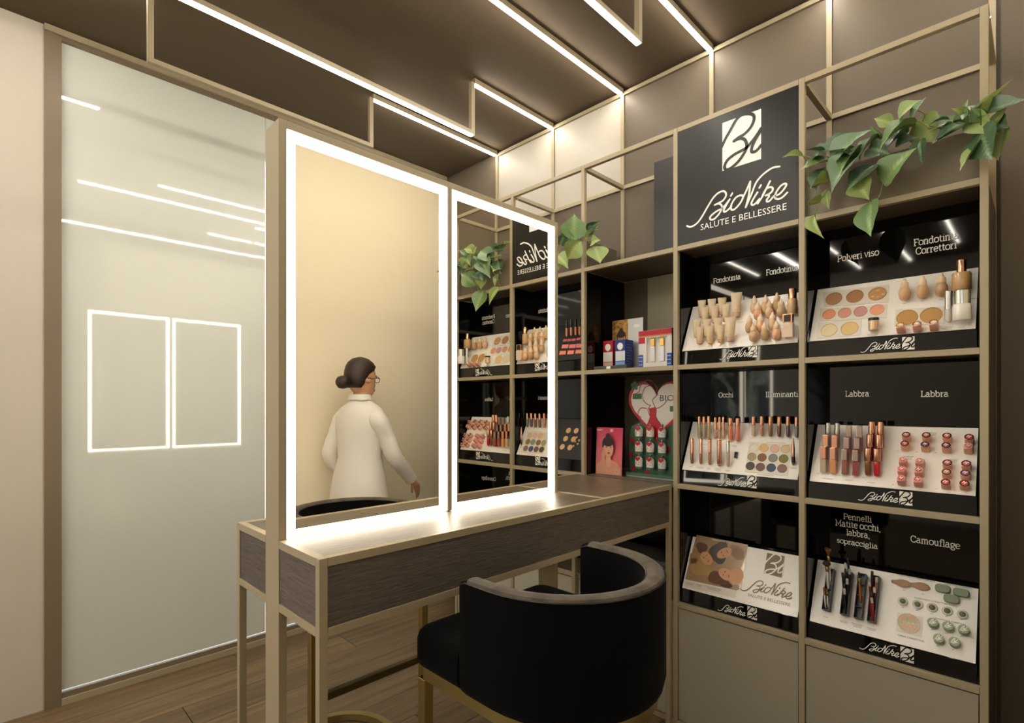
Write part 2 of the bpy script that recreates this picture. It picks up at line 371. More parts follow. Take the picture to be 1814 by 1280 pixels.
struct(B('wall_right', M_CREAM, None, .5, .56, .9, 2.484, 0, CEIL))
struct(B('wall_return_right', M_WALLW, None, .56, 2.1, .9, .96, 0, CEIL)); struct(B('wall_far_right', M_WALLW, None, 2.1, 2.16, -3.3, .96, 0, CEIL))
# rear wall with a window
wr = struct(MB().box(-3.9, -.3, -3.36, -3.3, 0, CEIL).box(1.9, 2.1, -3.36, -3.3, 0, CEIL).box(-.3, 1.9, -3.36, -3.3, 0, .3).box(-.3, 1.9, -3.36, -3.3, 2.7, CEIL).build('wall_rear', M_WALLW))
win = struct(MB().box(-.3, -.26, -3.35, -3.31, .3, 2.7).box(1.86, 1.9, -3.35, -3.31, .3, 2.7).box(-.26, 1.86, -3.35, -3.31, .3, .34).box(-.26, 1.86, -3.35, -3.31, 2.66, 2.7).box(.78, .82, -3.35, -3.31, .34, 2.66).build('window_1', M_BLACKM))
pg = mat('window glass', (255, 255, 255), 0, trans=1); pg.node_tree.nodes['Principled BSDF'].inputs['IOR'].default_value = 1.02
B('pane', pg, win, -.26, .78, -3.334, -3.33, .34, 2.66); B('pane', pg, win, .82, 1.86, -3.334, -3.33, .34, 2.66)
# sliding door of white lacquered glass
dr = struct(bpy.data.objects.new('door_1', None)); COL.objects.link(dr)
B('glass_panel', M_GLASSW, dr, -3.227, GX, .262, 1.172, .06, 3.068)
B('glass_panel', M_GLASSW, dr, -3.227, GX, 1.176, 2.44, .06, 3.068)
fr = MB().box(-3.235, -3.19, .2, .26, 0, CEIL).box(-3.235, -3.195, .26, 2.484, 0, .055).box(-3.235, -3.195, .26, 2.484, 3.06, CEIL).box(-3.235, -3.2, 2.44, 2.484, .055, 3.06)
fr.build('door_frame', mat('bronze door frame', (128, 112, 90), .4), dr)
fr = MB().box(-3.195, -3.18, .2, 2.484, 3.075, CEIL-.001).box(-3.195, -3.185, .26, 2.484, 0, .03)
fr.build('track', M_BEIGE, dr)

# back wall grid
g = struct(bpy.data.objects.new('trim_1', None)); COL.objects.link(g)
for x in PX: B('grid_post', M_BEIGE, g, x, x+.02, DB, DB+.02, 0, LV[5]-.02)
for i in range(5):
    for k in range(5): B('grid_rail', M_BEIGE, g, PX[i+1]+.02, PX[i], DB, DB+.02, LV[k]-.02, LV[k])
B('grid_rail', M_BEIGE, g, PX[5], PX[0]+.02, DB, DB+.02, LV[5]-.02, LV[5]); B('grid_rail', M_BEIGE, g, PX[0]+.02, .5, DB, DB+.02, LV[5]-.02, LV[5])

# ============================================================ CEILING LIGHTS
ZC, ZL = LV[5], 2.815
def light_run(label, xl, segs, drops):
    """segs: (y0, y1, z top, lit)"""
    t = thing('linear_ceiling_light', label, 'ceiling light', (xl, segs[0][0], ZC), group='zigzag light bars on the dark ceiling')
    y0_ = segs[0][0]
    def bx(nm, m, x0, x1, a, b, c, d): return B(nm, m, t, x0, x1, a-y0_, b-y0_, c-ZC, d-ZC)
    for (a, b, z, lit) in segs:
        o = bx('profile', M_BEIGE, 0, .022, a, b, z-.014, z+.006 if z < 3 else z+.012)
        if lit: bx('diffuser', M_LED, .003, .019, a+.012, b-.012, z-.022, z-.0141)
    for y in drops: bx('drop_bar', M_BEIGE, 0, .022, y-.011, y+.011, ZL+.006, ZC-.014)
light_run('zigzag ceiling light bar nearest the white glass door, its lowered stretch unlit', PX[5], [(-2.6, .485, ZC, 1), (.485, 1.53, ZL, 0), (1.53, DB-.005, ZC, 1)], [.496, 1.519])
light_run('second light bar from the glass door, its long lit stretch hanging low above the mirror', PX[4], [(-2.6, -.6, ZC, 1), (.42, 1.835, ZL, 1), (1.835, DB-.005, ZC, 1)], [.431, 1.824])  # the stretch behind the viewer is added, unseen, for more light
light_run('light bar flush on the ceiling, one long lit line, third from the glass door', PX[3], [(.95, DB-.005, ZC, 1), (-2.2, -.3, ZC, 1)], [])  # rear stretch is an unseen addition that lights the room
light_run('light bar with a low stretch near the top edge, fourth from the glass door', PX[2], [(.0, 1.835, ZL, 1), (1.835, DB-.005, ZC, 1)], [.011, 1.824])
light_run('fifth light bar from the glass door, mostly seen as a reflection', PX[1], [(-2.6, .2, ZC, 1), (1.57, DB-.005, ZC, 1)], [])  # first stretch added out of view as fill light
light_run('light bar farthest from the glass door, above the end of the shelves', PX[0], [(.95, DB-.005, ZC, 1)], [])
for k, (x, a, b) in enumerate(((PX[4], -3.1, -.9), (PX[2], -3.1, -.5), (PX[3], -3.1, -2.5), (PX[0], -3.1, -.3))):  # extra bars, out of view, added only to brighten the room
    light_run(['light bar over the window end of the room, behind the viewer', 'long light bar behind the viewer in the middle of the ceiling', 'short light bar by the rear wall, behind the viewer', 'light bar behind the viewer beside the cream wall'][k], x+.03, [(a, b, ZC, 1)], [])

# ============================================================ SHELVING
su = thing('shelving_unit', 'tall open shelving unit of slim champagne metal frames along the dark wall', 'shelving', (PX[5], D, 0))
def U(nm, m, *a, bevel=0): # part of the shelving unit, given in room coordinates
    x0, x1, y0, y1, z0, z1 = a
    o = MB().box(x0-PX[5], x1-PX[5], y0-D, y1-D, z0, z1, bevel).build(nm, m, su); return o
for x in PX: U('post', M_BEIGE, x, x+.02, D, D+.02, 0, LV[4], bevel=.001)
for i in range(5):
    a, b = PX[i+1]+.0205, PX[i]-.0005
    for k in range(5):
        if k == 0 or not (i == 2 and k == 1): U('rail', M_BEIGE, a, b, D, D+.02, LV[k]-.02, LV[k], bevel=.001)
    U('rail', M_BEIGE, a, b, D, D+.02, .0, .022)
    for k in range(4):
        if i == 2 and k == 1: continue
        U('shelf_board', M_SHELF, a, b, D+.0205, DB-.001, LV[k]-.018, LV[k]-.001)
U('shelf_board', M_TOPW, PX[3]+.0205, PX[2]-.0005, D+.0205, DB-.001, 1.019, 1.035)
for x in PX[:5]+[PX[5]]:
    U('strut', M_BEIGE, x, x+.02, D+.0205, DB-.0005, LV[4]-.02, LV[4])
    sb = U('screw', M_SILVER, x+.021, x+.0245, D+.03, D+.036, LV[4]-.03, LV[4]-.024)
U('side_panel', mat('dark bronze side panel', (70, 58, 45), .5), PX[0]+.0165, PX[0]+.0195, D+.0205, DB-.001, .0, LV[3]-.02)
def niche(i, k, back=True, sides=(1, 1), yb=2.287):
    a, b = PX[i+1]+.02, PX[i]; z0, z1 = LV[k]+.0005, LV[k+1]-.021
    if sides[0]: U('niche_side', M_BLACK, a, a+.004, D+.021, DB-.002, z0, z1)
    if sides[1]: U('niche_side', M_BLACK, b-.004, b, D+.021, DB-.002, z0, z1)
    if back: U('niche_back', M_BLACK, a+.0045, b-.0045, yb, yb+.004, z0, z1)
for i in (0, 1):
    for k in (0, 1, 2): niche(i, k)
for k in (1, 2): niche(3, k); niche(2, k, False)
niche(2, 0, True, (1, 1), 2.40); niche(3, 0, True, (1, 1), 2.35); niche(4, 0); niche(4, 1); niche(4, 2)
U('back_board', mat('pale greige board', (178, 170, 146), .5), -1.463, PX[2]-.005, 2.464, 2.4735, LV[2]+.001, LV[3]-.021)
U('back_board', mat('charcoal board', (38, 35, 34), .4), -1.424, PX[2]-.002, 2.462, 2.4735, LV[3]+.001, 2.634)

# base cabinets
cl = ['base cabinet at the right end, under the brushes and camouflage display', 'base cabinet with flat front under the poster display, second from the right end', 'pale base cabinet just behind the near bar stool, under the wooden box', 'pale base cabinet seen under the counter between mirror post and stool', 'pale base cabinet farthest from the viewer, seen under the counter left of the mirror post']
for i in range(5):
    t = thing('base_cabinet', cl[i], 'cabinet', (PX[i+1]+.022, D+.024, .023), group='base cabinets of the shelving')
    MB().box(0, W-.024, 0, .31, 0, .484).build('body', M_CAB, t)
    dm = M_CAB if i < 2 else mat('pale cabinet lacquer', (190, 188, 172), .4)  # one laminate; the two right doors carry their low light in a darker colour
    MB().box(.001, W-.025, -.018, -.001, .003, .481, .001).build('door', dm, t)

# hanging sign
sg = thing('wall_sign', 'large black shop sign with white script logo at the top of the shelves', 'sign', (0, 0, 0))
MB().box(PX[2]+.021, PX[1]-.001, D+.0005, D+.012, LV[3]+.001, LV[4]-.021).build('sign_panel', M_SIGN, sg)
xa, ya = (1, 0, 0), (0, 0, 1)
q = MB(); SY = D+.0003
draw_square(q, (_sx0, SY, _sz0), xa, ya, _sw); q.build('emblem_square', M_PRINT, sg)
q = MB(); draw_square_strokes(q, (_sx0, SY, _sz0), xa, ya, _sw, .0118); q.build('emblem_script', M_SIGN, sg)
q = MB(); draw_logo(q, (_lx0, SY, _lz0), xa, ya, LOGO_UV[-1][-1][0]-_lx0, .0075); q.build('logo_script', M_PRINT, sg)
pl, pr = atY(1240.5, 408, SY), atY(1393.5, 373, SY)
o = font_mesh('lettering', 'SALUTE E BELLESSERE', M_PRINT, .036, xa, ya, (pl.x, SY-.0006, pl.z), sg)
o.data.transform(Matrix.Translation((pl.x, 0, 0)) @ Matrix.Diagonal(((pr.x-pl.x)/max(v.co.x-pl.x for v in o.data.vertices), 1, 1, 1)) @ Matrix.Translation((-pl.x, 0, 0)))

# ============================================================ DISPLAYS
NV = Vector((0, -.898, .440)).normalized(); SV = Vector((0, .1, .204)).normalized()
class Z:  # a zoomed view of the photograph: offset and scale
    def __init__(s, ox, oy, sc): s.ox, s.oy, s.sc = ox, oy, sc
    def __call__(s, x, y): return (s.ox+x/s.sc, s.oy+y/s.sc)
R1, L1, L2, R2, L3, R3 = Z(1420, 380, 4.741), Z(1180, 430, 5.565), Z(1180, 640, 5.335), Z(1420, 640, 4.741), Z(1180, 860, 4.742), Z(1420, 890, 4.129)
ZM6, ZM7 = Z(780, 360, 4), Z(780, 640, 4)
class Display:
    def __init__(s, i, k, label, tray=True, x1off=.0):
        s.i, s.k = i, k; s.a = PX[i+1]+.026; s.b = PX[i]-.008; s.z0 = LV[k]+.0008
        s.P0 = Vector((s.a, 2.15, s.z0+.058)); s.len = .2272
        s.t = thing('display_stand', label, 'display stand', (s.a, 2.15, s.z0), group='sloping black display stands on the shelves')
        L = s.b-s.a
        # black wedge: front strip, slope, sides
        m = MB(); 
        m.hexa([(-.001, -.005, 0), (L, -.005, 0), (L, .13, 0), (-.001, .13, 0), (-.001, -.0015, .0565), (L, -.0015, .0565), (L, .13, .0565), (-.001, .13, .0565)])
        m.hexa([(-.001, -.001, .057), (L, -.001, .057), (L, .13, .057), (-.001, .13, .057), (-.001, .0975, .2585), (L, .0975, .2585), (L, .13, .2585), (-.001, .13, .2585)])
        m.build('base', M_BLACK, s.t)
        if tray:
            e = .0015; O = Vector((0, 0, .058))
            def pt(u, v, n): return O+Vector((u, 0, 0))+SV*v+NV*n
            MB().hexa([pt(.004, 0, e), pt(L-.003, 0, e), pt(L-.003, s.len, e), pt(.004, s.len, e), pt(.004, 0, e+.003), pt(L-.003, 0, e+.003), pt(L-.003, s.len, e+.003), pt(.004, s.len, e+.003)]).build('tray', tray if tray is not True else M_TRAY, s.t)
        s.n0 = .005; s.basep = [c for c in s.t.children if c.name.startswith('base')][0]; s.trayp = [c for c in s.t.children if c.name.startswith('tray')][0]
    def on(s, p, n=0):   # photo pixel -> room point on the tray surface
        return atPlane(p[0], p[1], s.P0+NV*s.n0, NV)+NV*n
    def loc(s, P): return P-Vector(s.t.location)
    def logo(s, px, wpx, sqpx, sqw):
        y = 2.1445; q = MB(); p = atY(px[0], px[1], y); p2 = atY(px[0]+wpx, px[1], y)
        draw_logo(q, s.loc(Vector((p.x, y, p.z))), (1, 0, 0), (0, 0, 1), p2.x-p.x, .0022); q.build('logo_script', M_PRINT, s.basep)
        p = atY(sqpx[0], sqpx[1], y); p2 = atY(sqpx[0]+sqw, sqpx[1], y)
        q = MB(); draw_square(q, s.loc(Vector((p.x, y, p.z))), (1, 0, 0), (0, 0, 1), p2.x-p.x); q.build('emblem_square', M_PRINT, s.basep)
        q = MB(); draw_square_strokes(q, s.loc(Vector((p.x, y, p.z))), (1, 0, 0), (0, 0, 1), p2.x-p.x, .0034); q.build('emblem_script', M_BLACK, s.basep)
    def title(s, txt, zl, zr, hpx):
        """white slab-serif title on the niche back; zl, zr = photo px of the baseline ends"""
        y = 2.2865; p = atY(*zl, y); r = atY(*zr, y); fwd = y*.7071*(1-p.x/y); h = hpx/FPX*fwd
        q = MB(); slab_text(q, txt, p.x, r.x, p.z, h, y); o = q.build('title_lettering', M_PRINT, s.t)
        o.data.transform(Matrix.Translation(-Vector(s.t.location)))
    def pan(s, z, x, y, r, m, n=16, name='powder_pan', rim=None):
        c = s.loc(s.on(z(x, y), .0016)); u = Vector((1, 0, 0)); q = MB()
        ring = lambda rr, h: [c+u*rr*math.cos(2*PI*i/n)+SV*rr*math.sin(2*PI*i/n)+NV*h for i in range(n)]
        q.loft([ring(r*1.07, -.001), ring(r*1.07, .0016), ring(r*.985, .0016), ring(r*.97, .0004), ring(r*.5, .0007), ring(r*.05, .0008)], caps=True)
        return q.build(name, m, s.trayp)
    def plate(s, z, pts, m, th=.0015, name='card_plate', base=0):
        P = [s.loc(s.on(z(*p)))+NV*base for p in pts]; return MB().poly(P, NV*th).build(name, m, s.trayp)
    def caption(s, z, x, y, w_, lines=1, name='caption'):
        q = MB()
        for k in range(lines):
            a = s.loc(s.on(z(x-w_/2*(1-.15*k), y+k*10))); b = s.loc(s.on(z(x+w_/2*(1-.15*k), y+k*10))); a.z = b.z = (a.z+b.z)/2; a.y = b.y = (a.y+b.y)/2
            L = b.x-a.x; n = max(2, int(L/.0035)); xx = a.x
            for j in range(n):
                ww = L/n*random.uniform(.55, .85); p = Vector((a.x+L*j/n, a.y, a.z))
                q.poly([p+NV*.0004, p+Vector((ww, 0, 0))+NV*.0004, p+Vector((ww, 0, 0))+SV*.0013+NV*.0004, p+SV*.0013+NV*.0004])
        return tag(q.build(name, M_INK, s.trayp), kind='stuff')

# product prototypes: lists of (part name, mesh); every copy shares the meshes
PROTO = {}
def product(kind, cols, base, label, cat, group, axis=None, name=None, scale=1, rz=0):
    key = (kind,)+tuple(cols)
    if key not in PROTO: PROTO[key] = MAKE[kind](*cols)
    r = bpy.data.objects.new(name or kind, None); COL.objects.link(r); r.empty_display_size = .02
    tag(r, label, cat, group); r.location = base; r.scale = (scale,)*3
    if axis is not None: r.rotation_euler = Vector(axis).to_track_quat('Z', 'Y').to_euler()
    else: r.rotation_euler = (0, 0, rz)
    for nm, me in PROTO[key]: link(nm, me, r)
    return r
def CM(c, rough=.3, **k): return mat('plastic %d %d %d %d' % (c[0], c[1], c[2], int(rough*100)), c, rough, **k)
def lm(prof, m, seg=14, **k): return MB().lathe(prof, seg, **k).mesh('part', m, True)
def mk_tube(h, w_, tip):   # squeeze tube standing on its cap, flat crimped top
    q = MB(); n = 16; rings = []
    for (z, rx, ry) in ((.16, .34, .34), (.2, .36, .36), (.5, .42, .34), (.8, .47, .18), (.93, .5, .05), (1, .5, .045)):
        rings.append([Vector((rx*w_*math.cos(2*PI*i/n), ry*w_*math.sin(2*PI*i/n), z*h)) for i in range(n)])
    q.loft(rings); b = q.mesh('part', M_CREAMT, True)
    c = lm([(.26*w_, 0), (.33*w_, .02*h), (.36*w_, .16*h), (.355*w_, .3*h), (.345*w_, .33*h)], CM(tip, .25), 14)
    return [('tube_body', b), ('cap', c)]
def mk_dropper(h, col):
    r = h*.225; b = lm([(0, 0), (.5*r, .01*h), (.85*r, .1*h), (r, .28*h), (.98*r, .42*h), (.72*r, .555*h), (.6*r, .58*h)], CM(col, .18, coat=.6), 16)
    c = lm([(.68*r, .56*h), (.74*r, .58*h), (.68*r, .78*h), (.36*r, .86*h), (.24*r, .96*h), (.14*r, 1*h), (0, 1*h)], CM((226, 200, 170), .35), 14)
    return [('bottle', b), ('cap', c)]
def mk_stick(h, r, col, capfrac, capcol=None, capm=None): # gloss: coloured lower barrel, metal cap on top
    k = 1-capfrac
    b = lm([(.25*r, 0), (.7*r, .03*h), (.88*r, .12*h), (.9*r, k*h)], CM(col, .15, coat=.7), 12)
    c = lm([(.98*r, k*h), (r, (k+.01)*h), (r, .985*h), (.85*r, h), (0, h)], capm or M_COPPER, 12)
    return [('barrel', b), ('cap', c)]
def mk_box_gloss(h, w_, col, capfrac, capm):
    k = 1-capfrac
    b = MB().box(-w_/2, w_/2, -w_/2, w_/2, 0, k*h, .0012).mesh('part', CM(col, .12, coat=.8), False)
    c = MB().box(-w_*.47, w_*.47, -w_*.47, w_*.47, k*h+.0005, h, .0012).mesh('part', capm)
    return [('barrel', b), ('cap', c)]
def mk_lip(h, r, top, rim, body): # lipstick case seen end-on: window in its end
    b = MB().box(-r, r, -r, r, 0, h, r*.35).mesh('part', CM(body, .3), True)
    m = MB().lathe([(r*.98, h+.0002), (r*1.02, h+.001), (r*.9, h+.0022), (r*.78, h+.0022), (r*.74, h+.0008)], 14).mesh('part', rim, True)
    t = MB().lathe([(r*.74, h+.0008), (r*.4, h+.0016), (0, h+.0018)], 14).mesh('part', CM(top, .35), True)
    s_ = MB(); ribbon(s_, [Vector((-.45*r, -.1*r, h+.002)), Vector((-.1*r, .45*r, h+.002)), Vector((.1*r, 0, h+.002)), Vector((-.15*r, -.4*r, h+.002)), Vector((.3*r, .1*r, h+.002)), Vector((.5*r, .3*r, h+.002))], r*.17, (0, 0, 1), .0006, 0)
    return [('case', b), ('rim', m), ('colour_window', t), ('script_mark', s_.mesh('part', M_PRINT))]
def mk_jar(h, r, col, capcol):
    return [('jar', lm([(.8*r, 0), (r, .06*h), (r, .78*h)], CM(col, .2, metal=.5), 16)), ('cap', lm([(1.02*r, .785*h), (1.04*r, .8*h), (1.04*r, .97*h), (.98*r, h), (0, h)], CM(capcol, .25), 16))]
def mk_bottle(h, r, col, capm, capfrac, rc):
    k = 1-capfrac
    return [('bottle', lm([(.9*r, 0), (r, .03*h), (r, .9*k*h), (.9*r, .97*k*h), (rc*1.02, k*h)], CM(col, .12, coat=.8), 18)), ('cap', lm([(rc, k*h+.0003), (rc, .985*h), (.93*rc, h), (0, h)], capm, 16))]
def mk_square(h, w_, col, capcol):
    b = MB().box(-w_/2, w_/2, -w_*.3, w_*.3, 0, .62*h, .002).mesh('part', CM(col, .15, coat=.7))
    c = MB().box(-w_*.46, w_*.46, -w_*.27, w_*.27, .622*h, h, .0015).mesh('part', M_COPPER)
    d = MB().box(-w_*.32, w_*.32, -w_*.275, -w_*.268, .66*h, .96*h).mesh('part', CM(capcol, .2))
    return [('bottle', b), ('cap', c), ('cap_inlay', d)]
def mk_pencil(h, r):
    return [('barrel', lm([(r*.4, 0), (r, .1*h), (r*.95, .6*h), (r*.35, h), (0, h)], M_COPPER, 10)), ('band', lm([(r*1.03, .12*h), (r*1.03, .3*h), (r*.99, .31*h)], M_BLACKCAP, 10))]
def mk_dome(r, col):
    return [('base', lm([(r, 0), (r*1.02, .003), (r*.9, .006), (r*.6, .0065)], CM((206, 206, 196), .2, coat=.5), 18)), ('dome', lm([(r*.6, .0066), (r*.58, .010), (r*.4, .0145), (0, .016)], CM(col, .25), 16))]
def mk_canister(h, r, col):
    s_ = MB(); 
    for pts in ([(-.6, -.5), (-.1, .6), (.1, .55), (-.1, .05)], [(-.1, .05), (.15, 0), (-.1, -.5), (-.3, -.3), (.3, .2), (.6, .6)], [(.3, .2), (.2, -.3), (.6, 0)]):
        ribbon(s_, catmull([Vector((a*r, b*r, h+.0002)) for a, b in pts], 4), r*.13, (0, 0, 1), .0006, 0)
    return [('canister', lm([(.96*r, 0), (.99*r, .002), (.99*r, .5*h)], CM((150, 156, 130), .3), 18)), ('cap', lm([(1.0*r, .502*h), (r, .95*h), (.95*r, h), (0, h)], CM(col, .35), 18)), ('script_mark', s_.mesh('part', M_PRINT))]
def mk_compact(w_, d_, h, col):
    def rr(k, z, n=28):
        out = []
        for i in range(n):
            a = 2*PI*i/n; c, s_ = math.cos(a), math.sin(a); out.append(Vector((k*w_/2*math.copysign(abs(c)**.55, c), k*d_/2*math.copysign(abs(s_)**.55, s_), z)))
        return out
    return [('base', MB().loft([rr(.92, 0), rr(1, .002), rr(1, h*.5)]).mesh('part', CM((172, 176, 160), .25), True)), ('lid', MB().loft([rr(.99, h*.5+.0003), rr(.99, h*.86), rr(.9, h)]).mesh('part', CM(col, .4), True))]
MAKE = dict(tube=mk_tube, dropper=mk_dropper, stick=mk_stick, boxgloss=mk_box_gloss, lip=mk_lip, jar=mk_jar, bottle=mk_bottle, square=mk_square, pencil=mk_pencil, dome=mk_dome, canister=mk_canister, compact=mk_compact)
ORD = ['leftmost', 'second from left', 'third from left', 'fourth from left', 'fifth from left', 'sixth from left', 'seventh from left', 'eighth from left']
UP = Vector((0, 0, 1)); OUT = Vector((0, -.77, .64))
def stand(d, z, x, y, r=.008): # base centre of an upright product whose visible foot is at (x, y)
    P = d.on(z(x, y)); return P+NV*(r*1.0)+UP*.001

# ---- right column, upper: powders and foundations
d = Display(0, 2, 'display stand with round powder pans, three droppers and two stacked bottles, right column upper shelf')
d.title('Polveri viso', R1(300, 397), R1(652, 372), 10.6); d.title('Fondotinta', R1(940, 264), R1(1325, 208), 11.5); d.title('Correttori', R1(958, 336), R1(1305, 288), 11.5)
d.logo(R1(497, 1152), 70, R1(845, 1136), 22)
def tones(*c): return [CM(x, .75) for x in c]
d.plate(R1, [(176, 655), (738, 588), (732, 735), (190, 775)], CM((222, 216, 206), .3), .0012)
d.plate(R1, [(158, 790), (722, 755), (712, 865), (150, 895)], CM((222, 216, 206), .3), .0012)
d.plate(R1, [(140, 910), (505, 880), (495, 1015), (128, 1040)], CM((222, 216, 206), .3), .0012)
d.plate(R1, [(790, 800), (1200, 770), (1195, 915), (780, 940)], CM((222, 216, 206), .3), .0012)
for (x, y, c) in ((272, 708, (176, 128, 92)), (448, 688, (170, 122, 82)), (636, 666, (192, 146, 100))): d.pan(R1, x, y, .0255, CM(c, .75))
for k, (x, y) in enumerate([(600, 690), (640, 640), (680, 670), (640, 690)]): d.pan(R1, x, y, .0075, CM((214, 176, 120), .6), 6, 'powder_inlay')
for (x, y, c) in ((232, 838, (224, 148, 112)), (362, 826, (206, 150, 132)), (495, 815, (198, 144, 138)), (634, 800, (226, 158, 126))): d.pan(R1, x, y, .0198, CM(c, .75))
for (x, y, c) in ((230, 970, (222, 206, 168)), (402, 956, (220, 188, 132))): d.pan(R1, x, y, .0255, CM(c, .75))
for (x, y) in ((885, 865), (1088, 845)): d.pan(R1, x, y, .0275, CM((190, 146, 88), .75))
for (x, y, w_, n) in ((440, 762, 170, 1), (370, 888, 200, 1), (300, 1045, 190, 1), (598, 1003, 100, 3), (860, 748, 24, 1), (1013, 732, 24, 1), (1170, 716, 24, 1), (970, 1000, 220, 1), (1225, 945, 110, 3), (1345, 948, 50, 1), (1440, 706, 70, 1)): d.caption(R1, x, y, w_, n)
for k, (x, yb, c) in enumerate(((868, 738, (214, 170, 132)), (1020, 720, (204, 164, 122)), (1178, 703, (184, 146, 104)))):
    product('dropper', (.075, c), stand(d, R1, x, yb, .01), '%s of three tan dropper bottles above the two large round powders' % ['left', 'middle', 'right'][k], 'bottle', 'foundation droppers in the upper right display', name='dropper_bottle')
product('bottle', (.096, .0245, (196, 156, 104), M_COPPER, .4, .0125), stand(d, R1, 1350, 680, .026), 'caramel foundation bottle with tall copper cap, upper of the stacked pair', 'bottle', 'bottles at the right of the upper display', name='foundation_bottle')
product('bottle', (.092, .023, (232, 228, 220), M_SILVER, .46, .0205), stand(d, R1, 1352, 928, .026), 'white round primer bottle with silver pump cap, right end of upper display', 'bottle', 'bottles at the right of the upper display', name='primer_bottle')
product('stick', (.100, .0105, (206, 200, 190), .58, None, M_SILVER), stand(d, R1, 1236, 920, .008), 'slim silver tube standing left of the white primer bottle', 'cosmetic tube', None, name='concealer_tube')
product('jar', (.044, .0155, (214, 182, 148), (24, 22, 22)), stand(d, R1, 610, 990, .01), 'small beige jar with black lid in the powder tray', 'jar', None, name='powder_jar')
for k, (x, y) in enumerate(((840, 985), (978, 975), (1118, 962))):
    product('lip', (.030, .0115, (232, 196, 158), M_COPPER, (216, 160, 142)), d.on(R1(x, y))+NV*.001, '%s short rose concealer stick below the large round powders' % ['left', 'middle', 'right'][k], 'concealer', 'rose concealer sticks in the upper right display', axis=OUT, name='concealer_stick')

# ---- left column, upper: foundation tubes and droppers
d = Display(1, 2, 'display stand with fourteen beige tubes left and pointed dropper bottles right, left column upper shelf')
d.title('Fondotinta', L1(465, 400), L1(738, 362), 8.5); d.title('Fondotinta', L1(985, 320), L1(1300, 268), 9.6)
d.logo(L1(528, 1145), 54, L1(812, 1130), 15.5)
TB = [(360, 745, 'back row'), (458, 735, 'back row'), (560, 725, 'back row'), (392, 812, 'second row'), (487, 803, 'second row'), (596, 790, 'second row'), (310, 945, 'third row'), (410, 935, 'third row'), (518, 925, 'third row'), (340, 1008, 'front row'), (440, 1003, 'front row'), (545, 996, 'front row')]
PL3 = ['left', 'middle', 'right']
for k, (x, y, rw) in enumerate(TB):
    product('tube', (.074, .034, [(220, 178, 138), (222, 184, 132), (206, 160, 104)][k % 3]), stand(d, L1, x, y, .008), 'small beige squeeze tube, %s of the %s of the twelve' % (PL3[k % 3], rw), 'cosmetic tube', 'small beige foundation tubes', name='foundation_tube', rz=PI/4*.5)
for (x, y, l) in ((702, 745, 'large cream tube at the upper right of the small beige tubes'), (642, 988, 'large cream tube with clear cap at the lower right of the small beige tubes')):
    product('tube', (.100, .043, (200, 170, 146)), stand(d, L1, x, y, .01), l, 'cosmetic tube', 'large cream tubes', name='cream_tube', rz=.3)
DP = [(878, 712, 'back'), (988, 706, 'back'), (1100, 688, 'back'), (912, 775, 'second'), (1025, 762, 'second'), (1140, 748, 'second'), (830, 905, 'third'), (940, 893, 'third'), (1058, 880, 'third'), (868, 990, 'front'), (980, 976, 'front'), (1095, 970, 'front')]
for k, (x, y, rw) in enumerate(DP):
    product('dropper', (.072, [(214, 180, 142), (206, 170, 130), (190, 152, 110), (222, 172, 130)][k % 4]), stand(d, L1, x, y, .01), 'beige dropper bottle with pointed cap, %s of the %s row of twelve' % (PL3[k % 3], rw), 'bottle', 'pointed dropper bottles', name='dropper_bottle')
product('bottle', (.096, .0175, (206, 168, 120), M_COPPER, .4, .015), stand(d, L1, 1255, 722, .012), 'tall caramel bottle with large copper cap behind the square bottle', 'bottle', None, name='foundation_bottle')
product('square', (.088, .038, (226, 202, 178), (26, 24, 24)), stand(d, L1, 1213, 952, .012), 'square beige bottle with copper and black cap, right end of the dropper tray', 'bottle', None, name='square_bottle')
for (x, y, w_) in ((325, 1028, 22), (425, 1022, 22), (530, 1016, 22), (630, 1020, 140), (735, 782, 60), (855, 1003, 18), (965, 990, 18), (1083, 982, 18), (1205, 975, 130)): d.caption(L1, x, y, w_)

# ---- left column, middle: eyes and highlighters
d = Display(1, 1, 'display stand with copper mascaras and twelve round eyeshadow pans, left column middle shelf')
d.title('Occhi', L2(497, 338), L2(637, 338), 8); d.title('Illuminanti', L2(940, 335), L2(1250, 337), 8.8)
d.logo(L2(490, 1165), 50, L2(765, 1190), 17)
BK = [(318, 738, .0038, (196, 176, 138), 'taupe'), (362, 738, .0038, (196, 172, 140), 'sand'), (408, 738, .0045, (190, 164, 110), 'olive gold')]
for k, (x, y, r, c, nmc) in enumerate(BK): product('stick', (.097, .0075, c, .36), stand(d, L2, x, y, .006), '%s eyeshadow gloss with copper cap, %s of the back trio' % (nmc, PL3[k]), 'cosmetic tube', 'glosses along the back of the eye tray', name='eye_gloss')
for k, x in enumerate((470, 510, 545)): product('stick', (.092, .006, (224, 176, 146), .6), stand(d, L2, x, 738, .005), 'slim all-copper stick, %s of three in the middle of the back row' % PL3[k], 'cosmetic tube', 'slim copper sticks', name='eye_stick')
product('stick', (.094, .0102, (232, 138, 88), .36), stand(d, L2, 615, 755, .008), 'thick orange gloss with copper cap', 'cosmetic tube', None, name='orange_gloss')
product('stick', (.096, .0105, (236, 128, 120), .36), stand(d, L2, 685, 765, .008), 'thick coral pink gloss with copper cap', 'cosmetic tube', None, name='pink_gloss')
